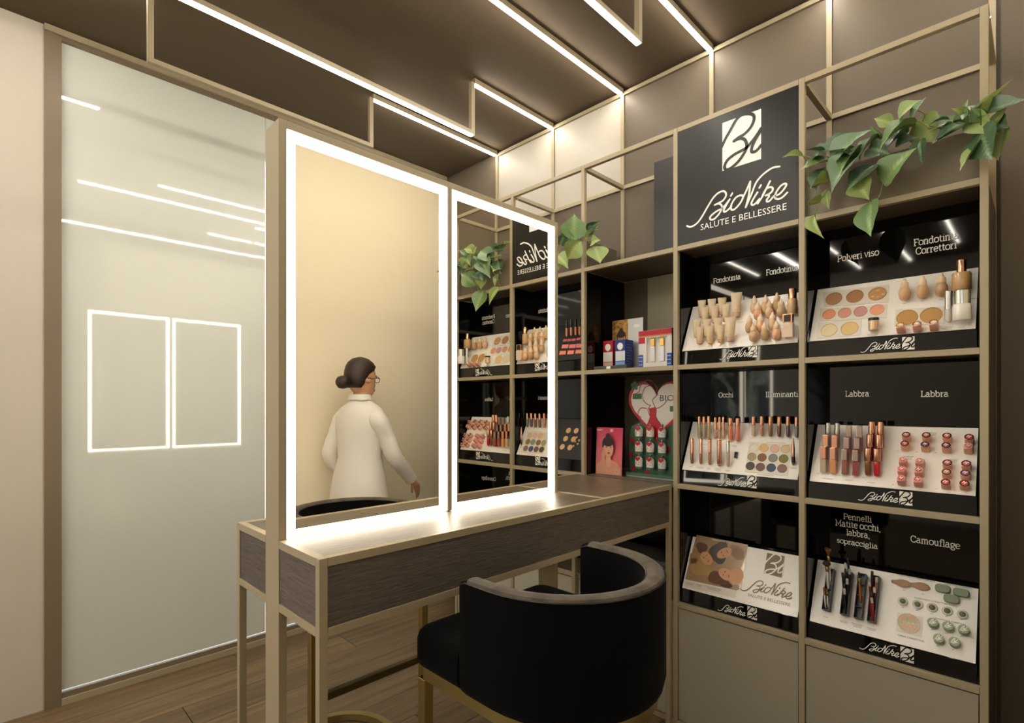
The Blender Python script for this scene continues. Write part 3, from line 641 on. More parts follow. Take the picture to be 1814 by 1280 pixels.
for k, (x, y, c, capf, cm_) in enumerate(((250, 972, (150, 100, 70), .6, None), (334, 978, (150, 100, 72), .6, None), (418, 984, (176, 134, 92), .55, None), (508, 998, (214, 156, 128), .9, None), (592, 1003, (208, 176, 158), .45, M_SILVER))):
    product('stick', (.108, [.0075, .0075, .008, .0098, .0072][k], c, capf, None, cm_) if cm_ else (.108, [.0075, .0075, .008, .0098, .0072][k], c, capf), stand(d, L2, x, y, .006), 'front row mascara, %s' % ['leftmost, copper', 'second, copper', 'third, dull gold copper', 'fourth, thick rose gold', 'fifth, with thin silver cap'][k], 'mascara', 'mascaras in the front row', name='mascara')
cs = [((206, 190, 156), 'sand'), ((196, 138, 104), 'tan'), ((140, 96, 44), 'bronze'), ((120, 70, 40), 'chestnut'), ((98, 66, 70), 'plum'), ((120, 122, 120), 'grey')]
for k, (x, y) in enumerate(((832, 715), (910, 714), (992, 720), (1075, 724), (1158, 724), (1240, 730))):
    product('stick', (.080, .0085, cs[k][0], .44), stand(d, L2, x, y, .007), '%s liquid highlighter with copper cap above the eyeshadow pans' % cs[k][1], 'cosmetic tube', 'liquid highlighters in a row of six', name='highlighter')
d.plate(L2, [(790, 760), (1188, 785), (1150, 1080), (745, 1040)], CM((224, 216, 204), .3), .0015)
EC = [(228, 220, 204), (220, 184, 126), (222, 184, 172), (222, 192, 152), (166, 148, 122), (138, 98, 72), (136, 140, 130), (128, 124, 70), (86, 82, 72), (118, 90, 84), (74, 84, 110), (134, 104, 98)]
EP = [(832, 815), (925, 818), (1027, 825), (1130, 828), (812, 902), (908, 908), (1012, 914), (1112, 920), (797, 988), (893, 998), (994, 1005), (1098, 1012)]
for k, p in enumerate(EP): d.pan(L2, p[0], p[1], .0162, CM(EC[k], .7), name='eyeshadow_pan')
product('pencil', (.104, .0062), stand(d, L2, 1205, 988, .005), 'tapered copper brow pencil at the right of the eyeshadow pans', 'pencil', None, name='brow_pencil')
d.plate(L2, [(652, 855), (682, 860), (675, 918), (645, 912)], M_BLACKCAP, .004, 'square_window')
for (x, y, w_, n) in ((240, 995, 40, 1), (320, 1000, 70, 2), (405, 1010, 40, 2), (490, 1018, 60, 2), (580, 1028, 50, 2), (645, 795, 50, 2), (370, 788, 30, 1), (1040, 768, 180, 1), (940, 1075, 160, 1), (1205, 1003, 70, 2), (670, 775, 16, 1)): d.caption(L2, x, y, w_, n)

# ---- right column, middle: lips
d = Display(0, 1, 'display stand with lip glosses left and upturned lipsticks right, right column middle shelf')
d.title('Labbra', R2(366, 294), R2(570, 292), 9.4); d.title('Labbra', R2(1000, 296), R2(1238, 296), 10)
d.logo(R2(478, 1158), 70, R2(822, 1200), 23)
COLS = [[(225, 735, 0), (303, 740, 0), (402, 752, 1), (490, 758, 1), (593, 742, 2), (668, 746, 2)], [(207, 835, 3), (283, 842, 3), (383, 852, 4), (470, 858, 4), (578, 850, 2), (655, 856, 2)], [(188, 935, 3), (268, 945, 3), (366, 952, 4), (456, 962, 4), (560, 968, 2), (636, 975, 2)]]
GC = [[(190, 150, 140), (170, 120, 110), (150, 80, 80), (180, 50, 50), (140, 40, 36), (160, 50, 48)], [(150, 84, 74), (176, 120, 110), (190, 60, 60), (180, 70, 64), (120, 30, 30), (150, 60, 40)], [(196, 176, 150), (220, 150, 90), (150, 80, 64), (150, 48, 56), (128, 78, 46), (200, 28, 44)]]
RW = ['back', 'middle', 'front']
for r in range(3):
    for k, (x, y, ty) in enumerate(COLS[r]):
        P = stand(d, R2, x, y, .006); c = GC[r][k]; lab = 'lip gloss %s of the %s row of six' % (['first', 'second', 'third', 'fourth', 'fifth', 'sixth'][k], RW[r])
        if ty == 0: product('stick', (.094, .0092, c, .44, None, M_SILVER), P, 'silver capped '+lab, 'lip gloss', 'lip glosses in rows', name='lip_gloss')
        elif ty == 2: product('stick', (.096, .0108, c, .46), P, 'round copper capped '+lab, 'lip gloss', 'lip glosses in rows', name='lip_gloss')
        elif ty == 3: product('boxgloss', (.092, .0185, c, .48, M_COPPER), P, 'square copper capped '+lab, 'lip gloss', 'lip glosses in rows', name='lip_gloss')
        else: product('boxgloss', (.088, .0175, c, .46, mat('pewter metal', (172, 152, 144), .2, metal=1)), P, 'square pewter capped '+lab, 'lip gloss', 'lip glosses in rows', name='lip_gloss')
DK = mat('dark bronze rim', (72, 54, 44), .25, metal=.7); PK = CM((232, 170, 160), .3)
LT = [(842, 598, (196, 100, 96)), (830, 672, (214, 60, 60)), (1010, 602, (196, 96, 84)), (1000, 680, (110, 50, 100)), (1182, 608, (206, 80, 80)), (1175, 688, (150, 84, 110)), (1366, 620, (196, 60, 66)), (1360, 695, (188, 90, 124))]
for k, (x, y, c) in enumerate(LT):
    l = 'lipstick standing on end, %s of %s pair along the top of the tray' % (['upper', 'lower'][k % 2], ['first', 'second', 'third', 'fourth'][k//2])
    product('lip', (.030, .0115, c, DK if k != 7 else PK, (226, 168, 138)), d.on(R2(x+46, y+62)), l, 'lipstick', 'lipsticks seen from their ends', axis=OUT, name='lipstick')
for k, (x, y, c) in enumerate(((812, 808, (200, 110, 110)), (802, 885, (206, 80, 90)), (798, 963, (214, 66, 80)), (952, 818, (190, 110, 104)), (945, 893, (176, 80, 90)), (938, 975, (206, 50, 66)))):
    product('lip', (.031, .0115, c, PK, (222, 160, 146)), d.on(R2(x+48, y+62)), 'all-pink lipstick, %s of the %s column of three' % (['top', 'middle', 'bottom'][k % 3], ['left', 'right'][k//3]), 'lipstick', 'lipsticks seen from their ends', axis=OUT, name='lipstick')
for k, (x, y, c) in enumerate(((1192, 835, (206, 90, 110)), (1185, 912, (196, 120, 90)), (1178, 997, (222, 80, 70)), (1350, 842, (206, 70, 84)), (1342, 922, (160, 80, 140)), (1335, 1008, (212, 50, 60)))):
    product('lip', (.026, .0118, c, DK, (226, 170, 142)), d.on(R2(x+38, y+54)), 'dark rimmed lipstick, %s of the %s column of three at the lower right' % (['top', 'middle', 'bottom'][k % 3], ['left', 'right'][k//3]), 'lipstick', 'lipsticks seen from their ends', axis=OUT, name='lipstick')
for (x, y, w_, n) in ((220, 985, 90, 1), (400, 998, 60, 1), (585, 1018, 70, 1), (1100, 600, 80, 3), (900, 800, 80, 3), (1280, 825, 80, 3), (140, 942, 14, 1), (228, 948, 14, 1), (320, 958, 14, 1), (520, 975, 14, 1), (808, 750, 14, 1), (968, 762, 14, 1), (1130, 768, 14, 1), (770, 1035, 16, 1), (905, 1047, 16, 1), (1135, 1070, 16, 1), (1283, 1082, 16, 1)): d.caption(R2, x, y, w_, n)

# ---- left column, lower: poster
d = Display(1, 0, 'display stand holding a glossy beauty poster, left column lower shelf', tray=M_TRAY)
d.logo(L3(437, 1040), 48, L3(683, 1108), 17)
q = lambda pts, m, th, nm, base=0: d.plate(L3, pts, m, th, nm, base)
SK = CM((212, 160, 118), .4); SK2 = CM((190, 134, 98), .4); HB = CM((104, 66, 44), .5); HY2 = CM((176, 140, 86), .5); HD = CM((72, 48, 36), .5)
q([(256, 412), (688, 495), (630, 860), (592, 880), (160, 785)], CM((168, 138, 108), .25, coat=.8), .0008, 'poster_photo')
def blob(cx, cy, rx, ry, rot, m, base, nm, n=20, jit=0):
    pts = []
    for i in range(n):
        a = 2*PI*i/n; k = 1+jit*math.sin(3*a+cx) ; x, y = rx*math.cos(a)*k, ry*math.sin(a)*k
        pts.append((cx+x*math.cos(rot)-y*math.sin(rot), cy+x*math.sin(rot)+y*math.cos(rot)))
    return q(pts, m, .0003, nm, base)
b0 = .0008
blob(445, 560, 75, 95, .3, CM((70, 58, 50), .4), b0, 'printed_hair', jit=.15); blob(595, 560, 75, 50, .9, CM((150, 118, 92), .4), b0, 'printed_shoulder')
blob(285, 690, 105, 60, .5, HY2, b0, 'printed_hair', jit=.2); blob(240, 610, 50, 45, 0, HY2, b0, 'printed_hair', jit=.2); blob(300, 520, 50, 45, .7, HB, b0, 'printed_hair', jit=.1)
blob(435, 780, 90, 52, .35, HB, b0, 'printed_hair', jit=.12); blob(590, 760, 60, 75, .3, SK, b0, 'printed_shoulder'); blob(500, 830, 60, 25, .3, HD, b0, 'printed_hair')
for (cx, cy, rx, ry, rot) in ((490, 565, 68, 40, -.45), (340, 610, 62, 44, .95), (505, 745, 70, 46, .55)):
    blob(cx, cy, rx, ry, rot, SK, b0+.0004, 'printed_face')
    c, s_ = math.cos(rot), math.sin(rot)
    for (ex, ey, er, ei) in ((-18, -15, 9, 3), (-18, 15, 9, 3)): blob(cx+ex*c-ey*s_, cy+ex*s_+ey*c, 3.5, 8, rot, HD, b0+.0008, 'printed_eye', 8)
    blob(cx+28*c, cy+28*s_, 5, 13, rot, CM((190, 80, 70), .4), b0+.0008, 'printed_lips', 10); blob(cx+6*c, cy+6*s_, 8, 3, rot, SK2, b0+.0008, 'printed_nose', 8)
q([(158, 795), (592, 885), (580, 943), (148, 842)], CM((226, 216, 204), .3), .0006, 'printed_band', .0009)
for (x, y, w_, n) in ((200, 820, 60, 2), (280, 836, 50, 2), (400, 858, 150, 3)): 
    o = d.caption(L3, x, y, w_, n); o.location = NV*.0018
o = font_mesh('printed_slogan', 'PRENDI LA VITA', M_PRINT, .008, (1, 0, 0), SV, d.loc(d.on(L3(385, 455)))+NV*.0015, d.t)
gk = mat('bronze print', (120, 108, 80), .4)
P = d.loc(d.on(L3(822, 738), .0006)); P2 = d.loc(d.on(L3(968, 775), .0006))
q2 = MB(); draw_square(q2, P, (1, 0, 0), SV, P2.x-P.x); q2.build('emblem_square', gk, d.t)
q2 = MB(); draw_square_strokes(q2, P, (1, 0, 0), SV, P2.x-P.x, .0052); q2.build('emblem_script', M_TRAY, d.t)
P = d.loc(d.on(L3(628, 868), .0006)); P2 = d.loc(d.on(L3(1055, 945), .0006))
q2 = MB(); draw_logo(q2, P, (1, 0, 0), SV, P2.x-P.x, .0036); q2.build('logo_script', gk, d.t)
P = d.loc(d.on(L3(685, 925), .0008))
font_mesh('lettering', 'SALUTE E BELLESSERE', gk, .0165, (1, 0, 0), SV, P, d.t)

# ---- right column, lower: brushes, pencils, camouflage
d = Display(0, 0, 'display stand with black pencil holders left and green camouflage compacts right, right column lower shelf')
for (t, l, r, h) in (('Pennelli', (305, 117), (515, 138), 9.5), ('Matite occhi,', (247, 165), (580, 206), 10.5), ('labbra,', (328, 235), (500, 256), 10), ('sopracciglia', (258, 290), (560, 330), 8.5), ('Camouflage', (797, 285), (1162, 330), 11)): d.title(t, R3(*l), R3(*r), h)
d.logo(R3(425, 1060), 70, R3(723, 1150), 24)
HOLD = [(188, 795, .150), (320, 828, .152), (420, 855, .156), (518, 880, .158)]
BX = Vector((1, 0, 0))
def organiser(x, y, L, label):
    P = d.on(R3(x, y)); t = thing('pencil_holder', label, 'pencil holder', P, group='black stepped holders on the brush tray')
    w_, dp = .0235, .030; th = .0015
    def hb(u0, u1, v0, v1, n0, n1, nm):
        c = [(u0, v0), (u1, v0), (u1, v1), (u0, v1)]
        return MB().hexa([BX*u+SV*v+NV*n0 for u, v in c]+[BX*u+SV*v+NV*n1 for u, v in c]).build(nm, M_BLACKM, t)
    hb(-w_/2, -w_/2+th, 0, L, .001, dp, 'side_wall'); hb(w_/2-th, w_/2, 0, L, .001, dp, 'side_wall')
    hb(-w_/2+th, w_/2-th, 0, L, .001, .0025, 'back_plate')
    for k in range(5): hb(-w_/2+th, w_/2-th, k*L/4-(.0015 if k == 4 else 0), k*L/4+(.0015 if k < 4 else 0), .0026, dp*(1 if k == 0 else .9), 'divider')
    return P
hl = ['holder with the white handled brushes, leftmost of four', 'holder crowded with black and silver pencils, second of four', 'nearly empty holder with one tortoiseshell brush, third of four', 'holder with burgundy and silver pencils, rightmost of four']
HP = [organiser(x, y, L, 'black '+l) for (x, y, L), l in zip(HOLD, hl)]
def pen(P, dx, v, n, h, r, c, c2, tilt, label, nm='makeup_pencil', cat='pencil'):
    t = thing(nm, label, cat, P+BX*dx+SV*v+NV*n, group='pencils and brushes in the holders')
    t.rotation_euler = Vector((tilt, -.05, 1)).to_track_quat('Z', 'Y').to_euler()
    MB().lathe([(r, 0), (r, h*.78)], 8).build('barrel', CM(c, .3), t, True)
    MB().lathe([(r*1.05, h*.781), (r*1.05, h*.97), (r*.6, h), (0, h)], 8).build('cap', CM(c2, .25), t, True)
cols = {1: [((24, 22, 24), (190, 188, 186)), ((30, 28, 30), (24, 22, 22)), ((24, 24, 26), (196, 194, 190)), ((40, 38, 40), (24, 22, 22)), ((24, 22, 24), (170, 168, 166)), ((60, 60, 64), (200, 198, 196)), ((26, 24, 26), (30, 28, 28))],
        3: [((150, 40, 40), (196, 190, 186)), ((120, 30, 34), (60, 40, 36)), ((40, 30, 30), (200, 194, 188)), ((110, 34, 30), (190, 180, 176)), ((170, 100, 70), (196, 188, 180)), ((40, 30, 28), (40, 30, 28))]}
nmw = ['first', 'second', 'third', 'fourth', 'fifth', 'sixth', 'seventh']
for hi, cc in cols.items():
    for k, (c, c2) in enumerate(cc):
        pen(HP[hi], (-.006 if k % 2 else .005), .006+.018*k, .012, .090 if hi == 1 else .080, .0042, c, c2, (-.06, .05, .0)[k % 3], '%s pencil from the front in the %s' % (nmw[k], 'crowded black and silver holder' if hi == 1 else 'burgundy and silver holder'))
def brush(P, dx, v, n, h, label, hc, bc, br, fan=False, r=.003):
    t = thing('makeup_brush', label, 'brush', P+BX*dx+SV*v+NV*n, group='pencils and brushes in the holders'); t.rotation_euler = Vector((-.05, -.03, 1)).to_track_quat('Z', 'Y').to_euler()
    MB().lathe([(r*.5, 0), (r, h*.2), (r*.8, h*.62)], 10).build('handle', CM(hc, .25), t, True)
    MB().lathe([(r*.9, h*.621), (r*1.3, h*.78), (r*1.1, h*.8)], 10).build('ferrule', mat('gold ferrule', (190, 150, 80), .25, metal=1), t, True)
    if fan: MB().lathe([(r*1.1, h*.801), (br*.55, h*.88), (br, h*.99), (br*.96, h), (0, h*.985)], 14, sy=.35).build('bristles', CM(bc, .8), t, True)
    else: MB().lathe([(r*1.1, h*.801), (br, h*.88), (br*.8, h*.96), (0, h)], 12).build('bristles', CM(bc, .8), t, True)
brush(HP[0], .002, .095, .014, .130, 'large fan brush with brown flared bristles in the leftmost holder', (230, 226, 220), (120, 82, 44), .025, True, .0055)
brush(HP[0], -.001, .075, .018, .105, 'round brush with dark bristle head in front of the fan brush', (226, 222, 214), (46, 34, 28), .014, False, .005)
brush(HP[0], -.004, .010, .014, .075, 'short white handled brush at the lower left of the first holder', (232, 230, 226), (130, 80, 60), .004)
brush(HP[0], .004, .014, .014, .066, 'short white handled brush at the lower right of the first holder', (232, 230, 226), (110, 70, 54), .004)
brush(HP[2], .003, .055, .014, .110, 'tortoiseshell brush standing in the nearly empty holder', (170, 104, 50), (40, 30, 26), .004, False, .0042)
for (x, y, w_, n) in ((178, 838, 40, 1), (310, 868, 60, 2), (408, 890, 90, 3), (512, 922, 70, 2), (750, 642, 20, 1), (888, 670, 20, 1), (740, 766, 20, 1), (845, 790, 20, 1), (950, 812, 20, 1), (1060, 835, 20, 1), (1170, 858, 20, 1), (955, 930, 20, 1), (1058, 955, 20, 1), (1172, 980, 20, 1), (998, 1048, 20, 1), (1110, 1075, 20, 1)): d.caption(R3, x, y, w_, n)
def cap_text(t, x, y, sz):
    font_mesh('caption', t, M_INK, sz, (1, 0, 0), SV, d.loc(d.on(R3(x, y), .0006)), d.t)
cap_text('FONDOTINTA CORRETTORE DUO', 700, 533, .0066); cap_text('FONDOTINTA CORRETTORE FLUIDO', 825, 698, .0066); cap_text('CORRETTORE COMPATTO', 1040, 596, .0058); cap_text('CIPRIA CORRETTIVA', 702, 972, .0076); cap_text('FONDOTINTA CORRETTORE', 975, 848, .0058)
for k, (x, y) in enumerate(((745, 592), (880, 614))):
    P = d.on(R3(x, y)); t = thing('foundation_sample', 'flat brown teardrop sample, %s of the pair above the domed jars' % ['left', 'right'][k], 'sample', P, group='teardrop samples')
    pts = [BX*(.022*math.cos(a))+SV*(.0125*math.sin(a))+BX*(-.012 if math.cos(a) < -.8 else 0) for a in [2*PI*i/18 for i in range(18)]]
    MB().poly([p+NV*.001 for p in pts], NV*.006).build('sample_body', CM((150, 112, 80), .35), t)
    MB().poly([p*.8+NV*.0072 for p in pts], NV*.001).build('sample_swatch', CM((172, 128, 92), .5), t)
for k, (x, y) in enumerate(((1035, 632), (1170, 662), (1098, 708))):
    product('compact', (.040, .026, .015, (126, 142, 112)), d.on(R3(x, y)), 'rounded green compact, %s of three at the upper right of the lower display' % ['left', 'right', 'lower middle'][k], 'compact', 'rounded green compacts', axis=NV, name='green_compact', rz=0)
for k, (x, y) in enumerate(((742, 722), (850, 745), (956, 768), (1067, 793), (1178, 818))):
    product('dome', (.0142, (104, 110, 74)), d.on(R3(x, y)), 'round jar with dark green dome, %s of the row of five' % nmw[k], 'jar', 'domed green jars in a row', axis=NV, name='domed_jar')
for k, (x, y) in enumerate(((965, 893), (1077, 920), (1190, 945), (1008, 1010), (1123, 1035))):
    product('canister', (.026, .0142, (158, 172, 140)), d.on(R3(x, y)), 'green canister with script on its lid, %s' % ['upper row left', 'upper row middle', 'upper row right', 'lower row left', 'lower row right'][k], 'canister', 'green canisters with script lids', axis=(0, -.8, .6), name='green_canister')
d.plate(R3, [(700, 800), (888, 838), (878, 985), (690, 935)], CM((232, 230, 222), .1), .001, 'clear_plate')
hexc = [(232, 212, 192), (200, 210, 170), (238, 190, 160), (226, 204, 208), (240, 206, 164)]
d.pan(R3, 784, 880, .029, CM((226, 206, 178), .7), 20, 'mosaic_powder')
k = 0
for a in range(-2, 3):
    for b_ in range(-2, 3):
        ux, vy = (a+.5*(b_ % 2))*.0108, b_*.0094
        if ux*ux+vy*vy < .025**2:
            c = d.loc(d.on(R3(784, 880), .0030))+BX*ux+SV*vy
            MB().poly([c+BX*.0056*math.sin(PI/3*i)+SV*.0056*math.cos(PI/3*i) for i in range(6)], NV*.0006).build('powder_tile', CM(hexc[k % 5], .7), d.trayp); k += 1

# ---- bay beside the mirror: upper with four glosses and blush pans, lower with round palettes
d = Display(3, 2, 'narrow glimpse of a black display with four dark capped glosses, right beside the mirror edge', tray=M_BLACKM)
for k, (x, y) in enumerate(((893, 950), (925, 945), (957, 942), (985, 940))):
    product('stick', (.088, .007, (206, 130, 98), .5, None, M_BLACKCAP), stand(d, ZM6, x+8, y, .008), 'black capped coral gloss, %s of four beside the mirror' % nmw[k], 'lip gloss', 'black capped glosses beside the mirror', name='lip_gloss')
BL = [[(885, 972), (915, 970), (946, 968), (980, 962)], [(885, 1015), (937, 1014), (985, 1010)], [(868, 1060), (925, 1057), (982, 1052)]]
for r in range(3):
    for k, (x, y) in enumerate(BL[r]):
        ww = 13 if r == 0 else 22; hh = 8 if r == 0 else 13
        d.plate(ZM6, [(x-ww+3, y-hh), (x+ww+3, y-hh-2), (x+ww-3, y+hh-2), (x-ww-3, y+hh)], CM([(196, 84, 92), (222, 120, 112), (228, 130, 96)][r], .6), .002, 'blush_pan')
d = Display(3, 1, 'narrow glimpse of a black display with round compacts, beside the mirror above the counter', tray=M_BLACKM)
for (x, y, r) in ((910, 490, .024), (965, 492, .024), (890, 548, .024), (945, 552, .024), (866, 605, .024), (920, 610, .024)): d.pan(ZM7, x, y, r*.62, CM((214, 172, 122), .7), 16, 'powder_pan')
for (x, y) in ((968, 538), (958, 568), (945, 600), (975, 585), (985, 560)): d.pan(ZM7, x, y, .006, CM((204, 168, 120), .6), 10, 'sample_dot')

# ============================================================ BAY OVER THE COUNTER: boxes, cards, hanging pouches
def face_print(parent, O, ux, uz, s, hair, skin, nrm):
    """small printed portrait: hair, face, features as flat prints; s = head height"""
    def el(cx, cz, rx, rz, m, h, nm, n=18):
        MB().poly([O+ux*(cx+rx*math.cos(2*PI*i/n))*s+uz*(cz+rz*math.sin(2*PI*i/n))*s+nrm*h for i in range(n)]).build(nm, m, parent)
    el(.0, .62, .14, .16, hair, .0006, 'printed_hair'); el(0, .2, .36, .42, hair, .0007, 'printed_hair')
    el(.02, -.62, .16, .3, skin, .0008, 'printed_neck'); el(.03, -.02, .29, .42, skin, .0010, 'printed_face')
    el(0, .3, .30, .2, hair, .0012, 'printed_hair')
    dk = CM((60, 40, 34), .5); rd = CM((186, 40, 56), .4)
    for x in (-.09, .16): el(x, .06, .055, .022, dk, .0014, 'printed_eye', 8); el(x, .13, .08, .014, dk, .0014, 'printed_brow', 8)
    el(.04, -.1, .03, .03, CM((190, 130, 104), .5), .0014, 'printed_nose', 8); el(.05, -.22, .09, .035, rd, .0014, 'printed_lips', 10)
zs = LV[2]
def carton(name, label, px0, px1, ptop, pbase, Y, depth, c1, c2, c3, grp='perfume boxes on the open shelf'):
    a, b = atY(px0, pbase, Y), atY(px1, pbase, Y); h = atY(px0, ptop, Y).z-zs-.001; t = thing(name, label, 'box', (a.x, Y, zs+.0005), group=grp); L = b.x-a.x
    MB().box(0, L, 0, depth, 0, h, .0008).build('carton', CM(c1, .4), t)
    MB().box(.001, L-.001, -.0008, -.0002, h*.30, h*.62).build('label_band', CM(c2, .4), t)
    MB().box(.001, L-.001, -.0008, -.0002, 0.002, h*.28).build('lower_print', CM(c3, .4), t)
    q = MB(); q.poly([Vector((L/2+.3*L*math.cos(2*PI*i/12), -.0009, h*.78+.12*h*math.sin(2*PI*i/12))) for i in range(12)]); q.box(L/2-.02*L, L/2+.02*L, -.001, -.0009, h*.64, h*.78); q.build('tree_emblem', M_PRINT, t)
    q = MB()
    for k in range(5):
        q.poly([Vector((L*(.1+.18*k)+L*.09*math.cos(PI*i/6), -.0010, h*.2+L*.09*math.sin(PI*i/6))) for i in range(7)])
    q.build('scallop_print', CM((210, 190, 120) if c1[0] > 100 else (150, 190, 230), .4), t); return t, L, h
carton('perfume_box', 'small slim red and white box beside the blue box', 1068.5, 1085.5, 604, 646, 2.24, .03, (188, 26, 50), (236, 230, 226), (226, 190, 170))
t, L, h = carton('perfume_box', 'small blue and white box with printed side, between the red box and the gift set', 1090, 1107.5, 602, 645, 2.21, .07, (28, 52, 140), (232, 232, 238), (120, 160, 210))
q = MB()
for r in range(9): q.box(L+.0002, L+.0009, .01, .06-.01*(r % 3), h*(.1+.09*r), h*(.1+.09*r)+.0015)
q.build('side_print', CM((150, 170, 220), .4), t)
t = thing('picture_card', 'upright gold and silver card with a printed portrait behind the blue box', 'card', tuple(atY(1085, 600, 2.30)), group=None)
a, b = atY(1085, 610, 2.30), atY(1139, 600, 2.30); t.location = (a.x, 2.30, zs+.0005); L = b.x-a.x; hh = atY(1085, 569, 2.30).z-zs
MB().box(0, L, 0, .002, 0, hh).build('card', CM((210, 210, 210), .3, metal=.5), t)
MB().box(.0, L*.52, -.0008, -.0001, 0.0, hh-.001).build('gold_field', mat('gold leaf print', (176, 134, 72), .35, metal=.6, noise=((60, 60, 60), .7)), t)
face_print(t, Vector((L*.3, -.0008, hh*.62)), Vector((1, 0, 0)), Vector((0, 0, 1)), .075, CM((40, 26, 22), .5), CM((196, 140, 100), .5), Vector((0, -1, 0)))
MB().poly([Vector((L*.8+.02*math.cos(2*PI*i/16), -.001, hh*.85+.009*math.sin(2*PI*i/16))) for i in range(16)]).build('printed_seal', M_PRINT, t)
# gift set
a, b = atY(1131.5, 645, 2.2), atY(1190, 643, 2.2); hh = atY(1140, 586, 2.2).z-zs
t = thing('gift_set', 'red white and blue gift box with two gold capped flasks in its window', 'gift box', (a.x, 2.2, zs+.0005)); L = b.x-a.x
rd, bl, wh = CM((188, 30, 52), .4), CM((44, 84, 168), .4), CM((234, 230, 226), .45)
q = MB(); q.box(0, L, .012, .05, 0, hh); q.box(0, L*.24, 0, .012, 0, hh*.94); q.box(L*.86, L, 0, .012, 0, hh); q.box(L*.24, L*.86, 0, .012, 0, hh*.14); q.box(L*.24, L*.86, 0, .012, hh*.80, hh); q.build('carton', wh, t)
MB().box(.0, L, -.0008, -.0001, hh*.84, hh*.995).build('red_band', rd, t); MB().box(0, L*.2, -.0008, -.0001, hh*.66, hh*.83).build('red_band', rd, t)
MB().box(L+.0001, L+.0009, 0, .05, 0.001, hh).build('blue_side', CM((24, 34, 92), .4), t)
for x0 in (0, L*.86): MB().box(x0, x0+L*.14, -.0008, -.0001, .002, hh*.36).build('blue_print', bl, t)
q = MB()
for k in range(14): q.poly([Vector((L*(k+.5)/14+L*.03*math.cos(2*PI*i/8), -.0012, hh*.84+L*.03*math.sin(2*PI*i/8))) for i in range(8)])
q.build('gold_trim_print', CM((214, 150, 80), .4), t)
q = MB()
for k in range(3):
    for x0 in (.03*L, .09*L, .89*L, .95*L): q.poly([Vector((x0+L*.028*math.cos(PI*i/6), -.0013, hh*(.08+.1*k)+L*.028*math.sin(PI*i/6))) for i in range(7)])
q.build('scallop_print', CM((196, 216, 236), .4), t)
q = MB(); q.box(L*.30, L*.52, -.0009, -.0001, hh*.60, hh*.62); q.box(L*.60, L*.80, -.0009, -.0001, hh*.60, hh*.62)
for k, x in enumerate((.42, .70)):
    f = MB().box(L*x-.011, L*x+.011, .001, .0115, hh*.16, hh*.56, .002).build('flask', mat('flask glass', (228, 232, 236), .08, coat=1), t)
    MB().box(L*x-.0095, L*x+.0095, .0008, .0112, hh*.565, hh*.76, .001).build('flask_cap', mat('flask gold cap', (214, 170, 84), .22, metal=1), t)
a, b = atY(1055, 652, 2.165), atY(1113, 650, 2.165)
t = thing('acrylic_stand', 'low clear acrylic plinth at the front edge of the open shelf', 'stand', (a.x, 2.15, zs+.0005)); L = b.x-a.x
MB().box(0, L, 0, .03, 0, .018, .001).build('plinth', mat('smoky acrylic', (120, 124, 122), .06, trans=.7), t); MB().box(L*.40, L*.52, -.0008, -.0001, .003, .015).build('sticker', M_PRINT, t)

# portrait card on the counter
a, b = atY(1055, 838, 2.19), atY(1101, 840, 2.19); L = b.x-a.x; hh = 1.27-1.036
t = thing('portrait_card', 'pink card printed with a dark haired woman touching her cheek, standing on the counter', 'card', (a.x, 2.19, 1.0355))
q = MB(); n = 12; q.loft([[Vector((L*i/n, .006*math.sin(PI*i/n)+dy, z)) for i in range(n+1)] for z, dy in ((0, 0), (hh, .012))], close=False, caps=False)
q.loft([[Vector((L*i/n, .006*math.sin(PI*i/n)+dy+.0012, z)) for i in range(n+1)] for z, dy in ((0, 0), (hh, .012))], close=False, caps=False)
pm = bpy.data.materials.new('pink print'); pm.use_nodes = True; nt = pm.node_tree; tc = nt.nodes.new('ShaderNodeTexCoord'); sp = nt.nodes.new('ShaderNodeSeparateXYZ'); cr = nt.nodes.new('ShaderNodeValToRGB')
cr.color_ramp.elements[0].color = s2l((226, 140, 122))+(1,); cr.color_ramp.elements[1].color = s2l((206, 44, 92))+(1,); e = cr.color_ramp.elements.new(.45); e.color = s2l((226, 110, 122))+(1,)
nt.links.new(tc.outputs['Generated'], sp.inputs[0]); nt.links.new(sp.outputs[2], cr.inputs[0]); nt.links.new(cr.outputs[0], nt.nodes['Principled BSDF'].inputs['Base Color']); nt.nodes['Principled BSDF'].inputs['Roughness'].default_value = .3
q.build('card', pm, t, True)
skp = CM((224, 160, 134), .5); O = Vector((L*.5, -.0015, hh*.56))
MB().poly([O+Vector((x*hh, 0.0003, z*hh)) for x, z in ((-.31, -.545), (-.3, -.36), (-.2, -.28), (-.05, -.24), (.1, -.24), (.24, -.3), (.31, -.4), (.31, -.545))]).build('printed_shoulders', skp, t)
face_print(t, O, Vector((1, 0, 0)), Vector((0, 0, 1)), .098, CM((52, 30, 30), .5), CM((230, 172, 142), .5), Vector((0, -1, 0)))
MB().poly([O+Vector((x*hh, -.0016, z*hh)) for x, z in ((-.16, -.33), (-.1, -.34), (-.07, -.2), (-.08, -.06), (-.10, .02), (-.125, .03), (-.13, -.05), (-.16, -.12))]).build('printed_hand', skp, t)
q = MB()
for x0, z0 in ((.08, .4), (.115, .4), (.08, .365), (.115, .365)): ribbon(q, [Vector((L*.5+(x0)*hh+.006*math.cos(a), -.002, hh*.56+z0*hh*1.0+.0035*math.sin(a))) for a in [2*PI*i/10 for i in range(9)]], .0012, (0, -1, 0), .0004, 0)
MB().box(L*.06, L*.3, -.002, -.0018, hh*.955, hh*.962).build('printed_line', M_PRINT, t); MB().box(L*.06, L*.24, -.002, -.0018, hh*.935, hh*.942).build('printed_line', M_PRINT, t)
q.build('printed_monogram', M_PRINT, t); q = MB()
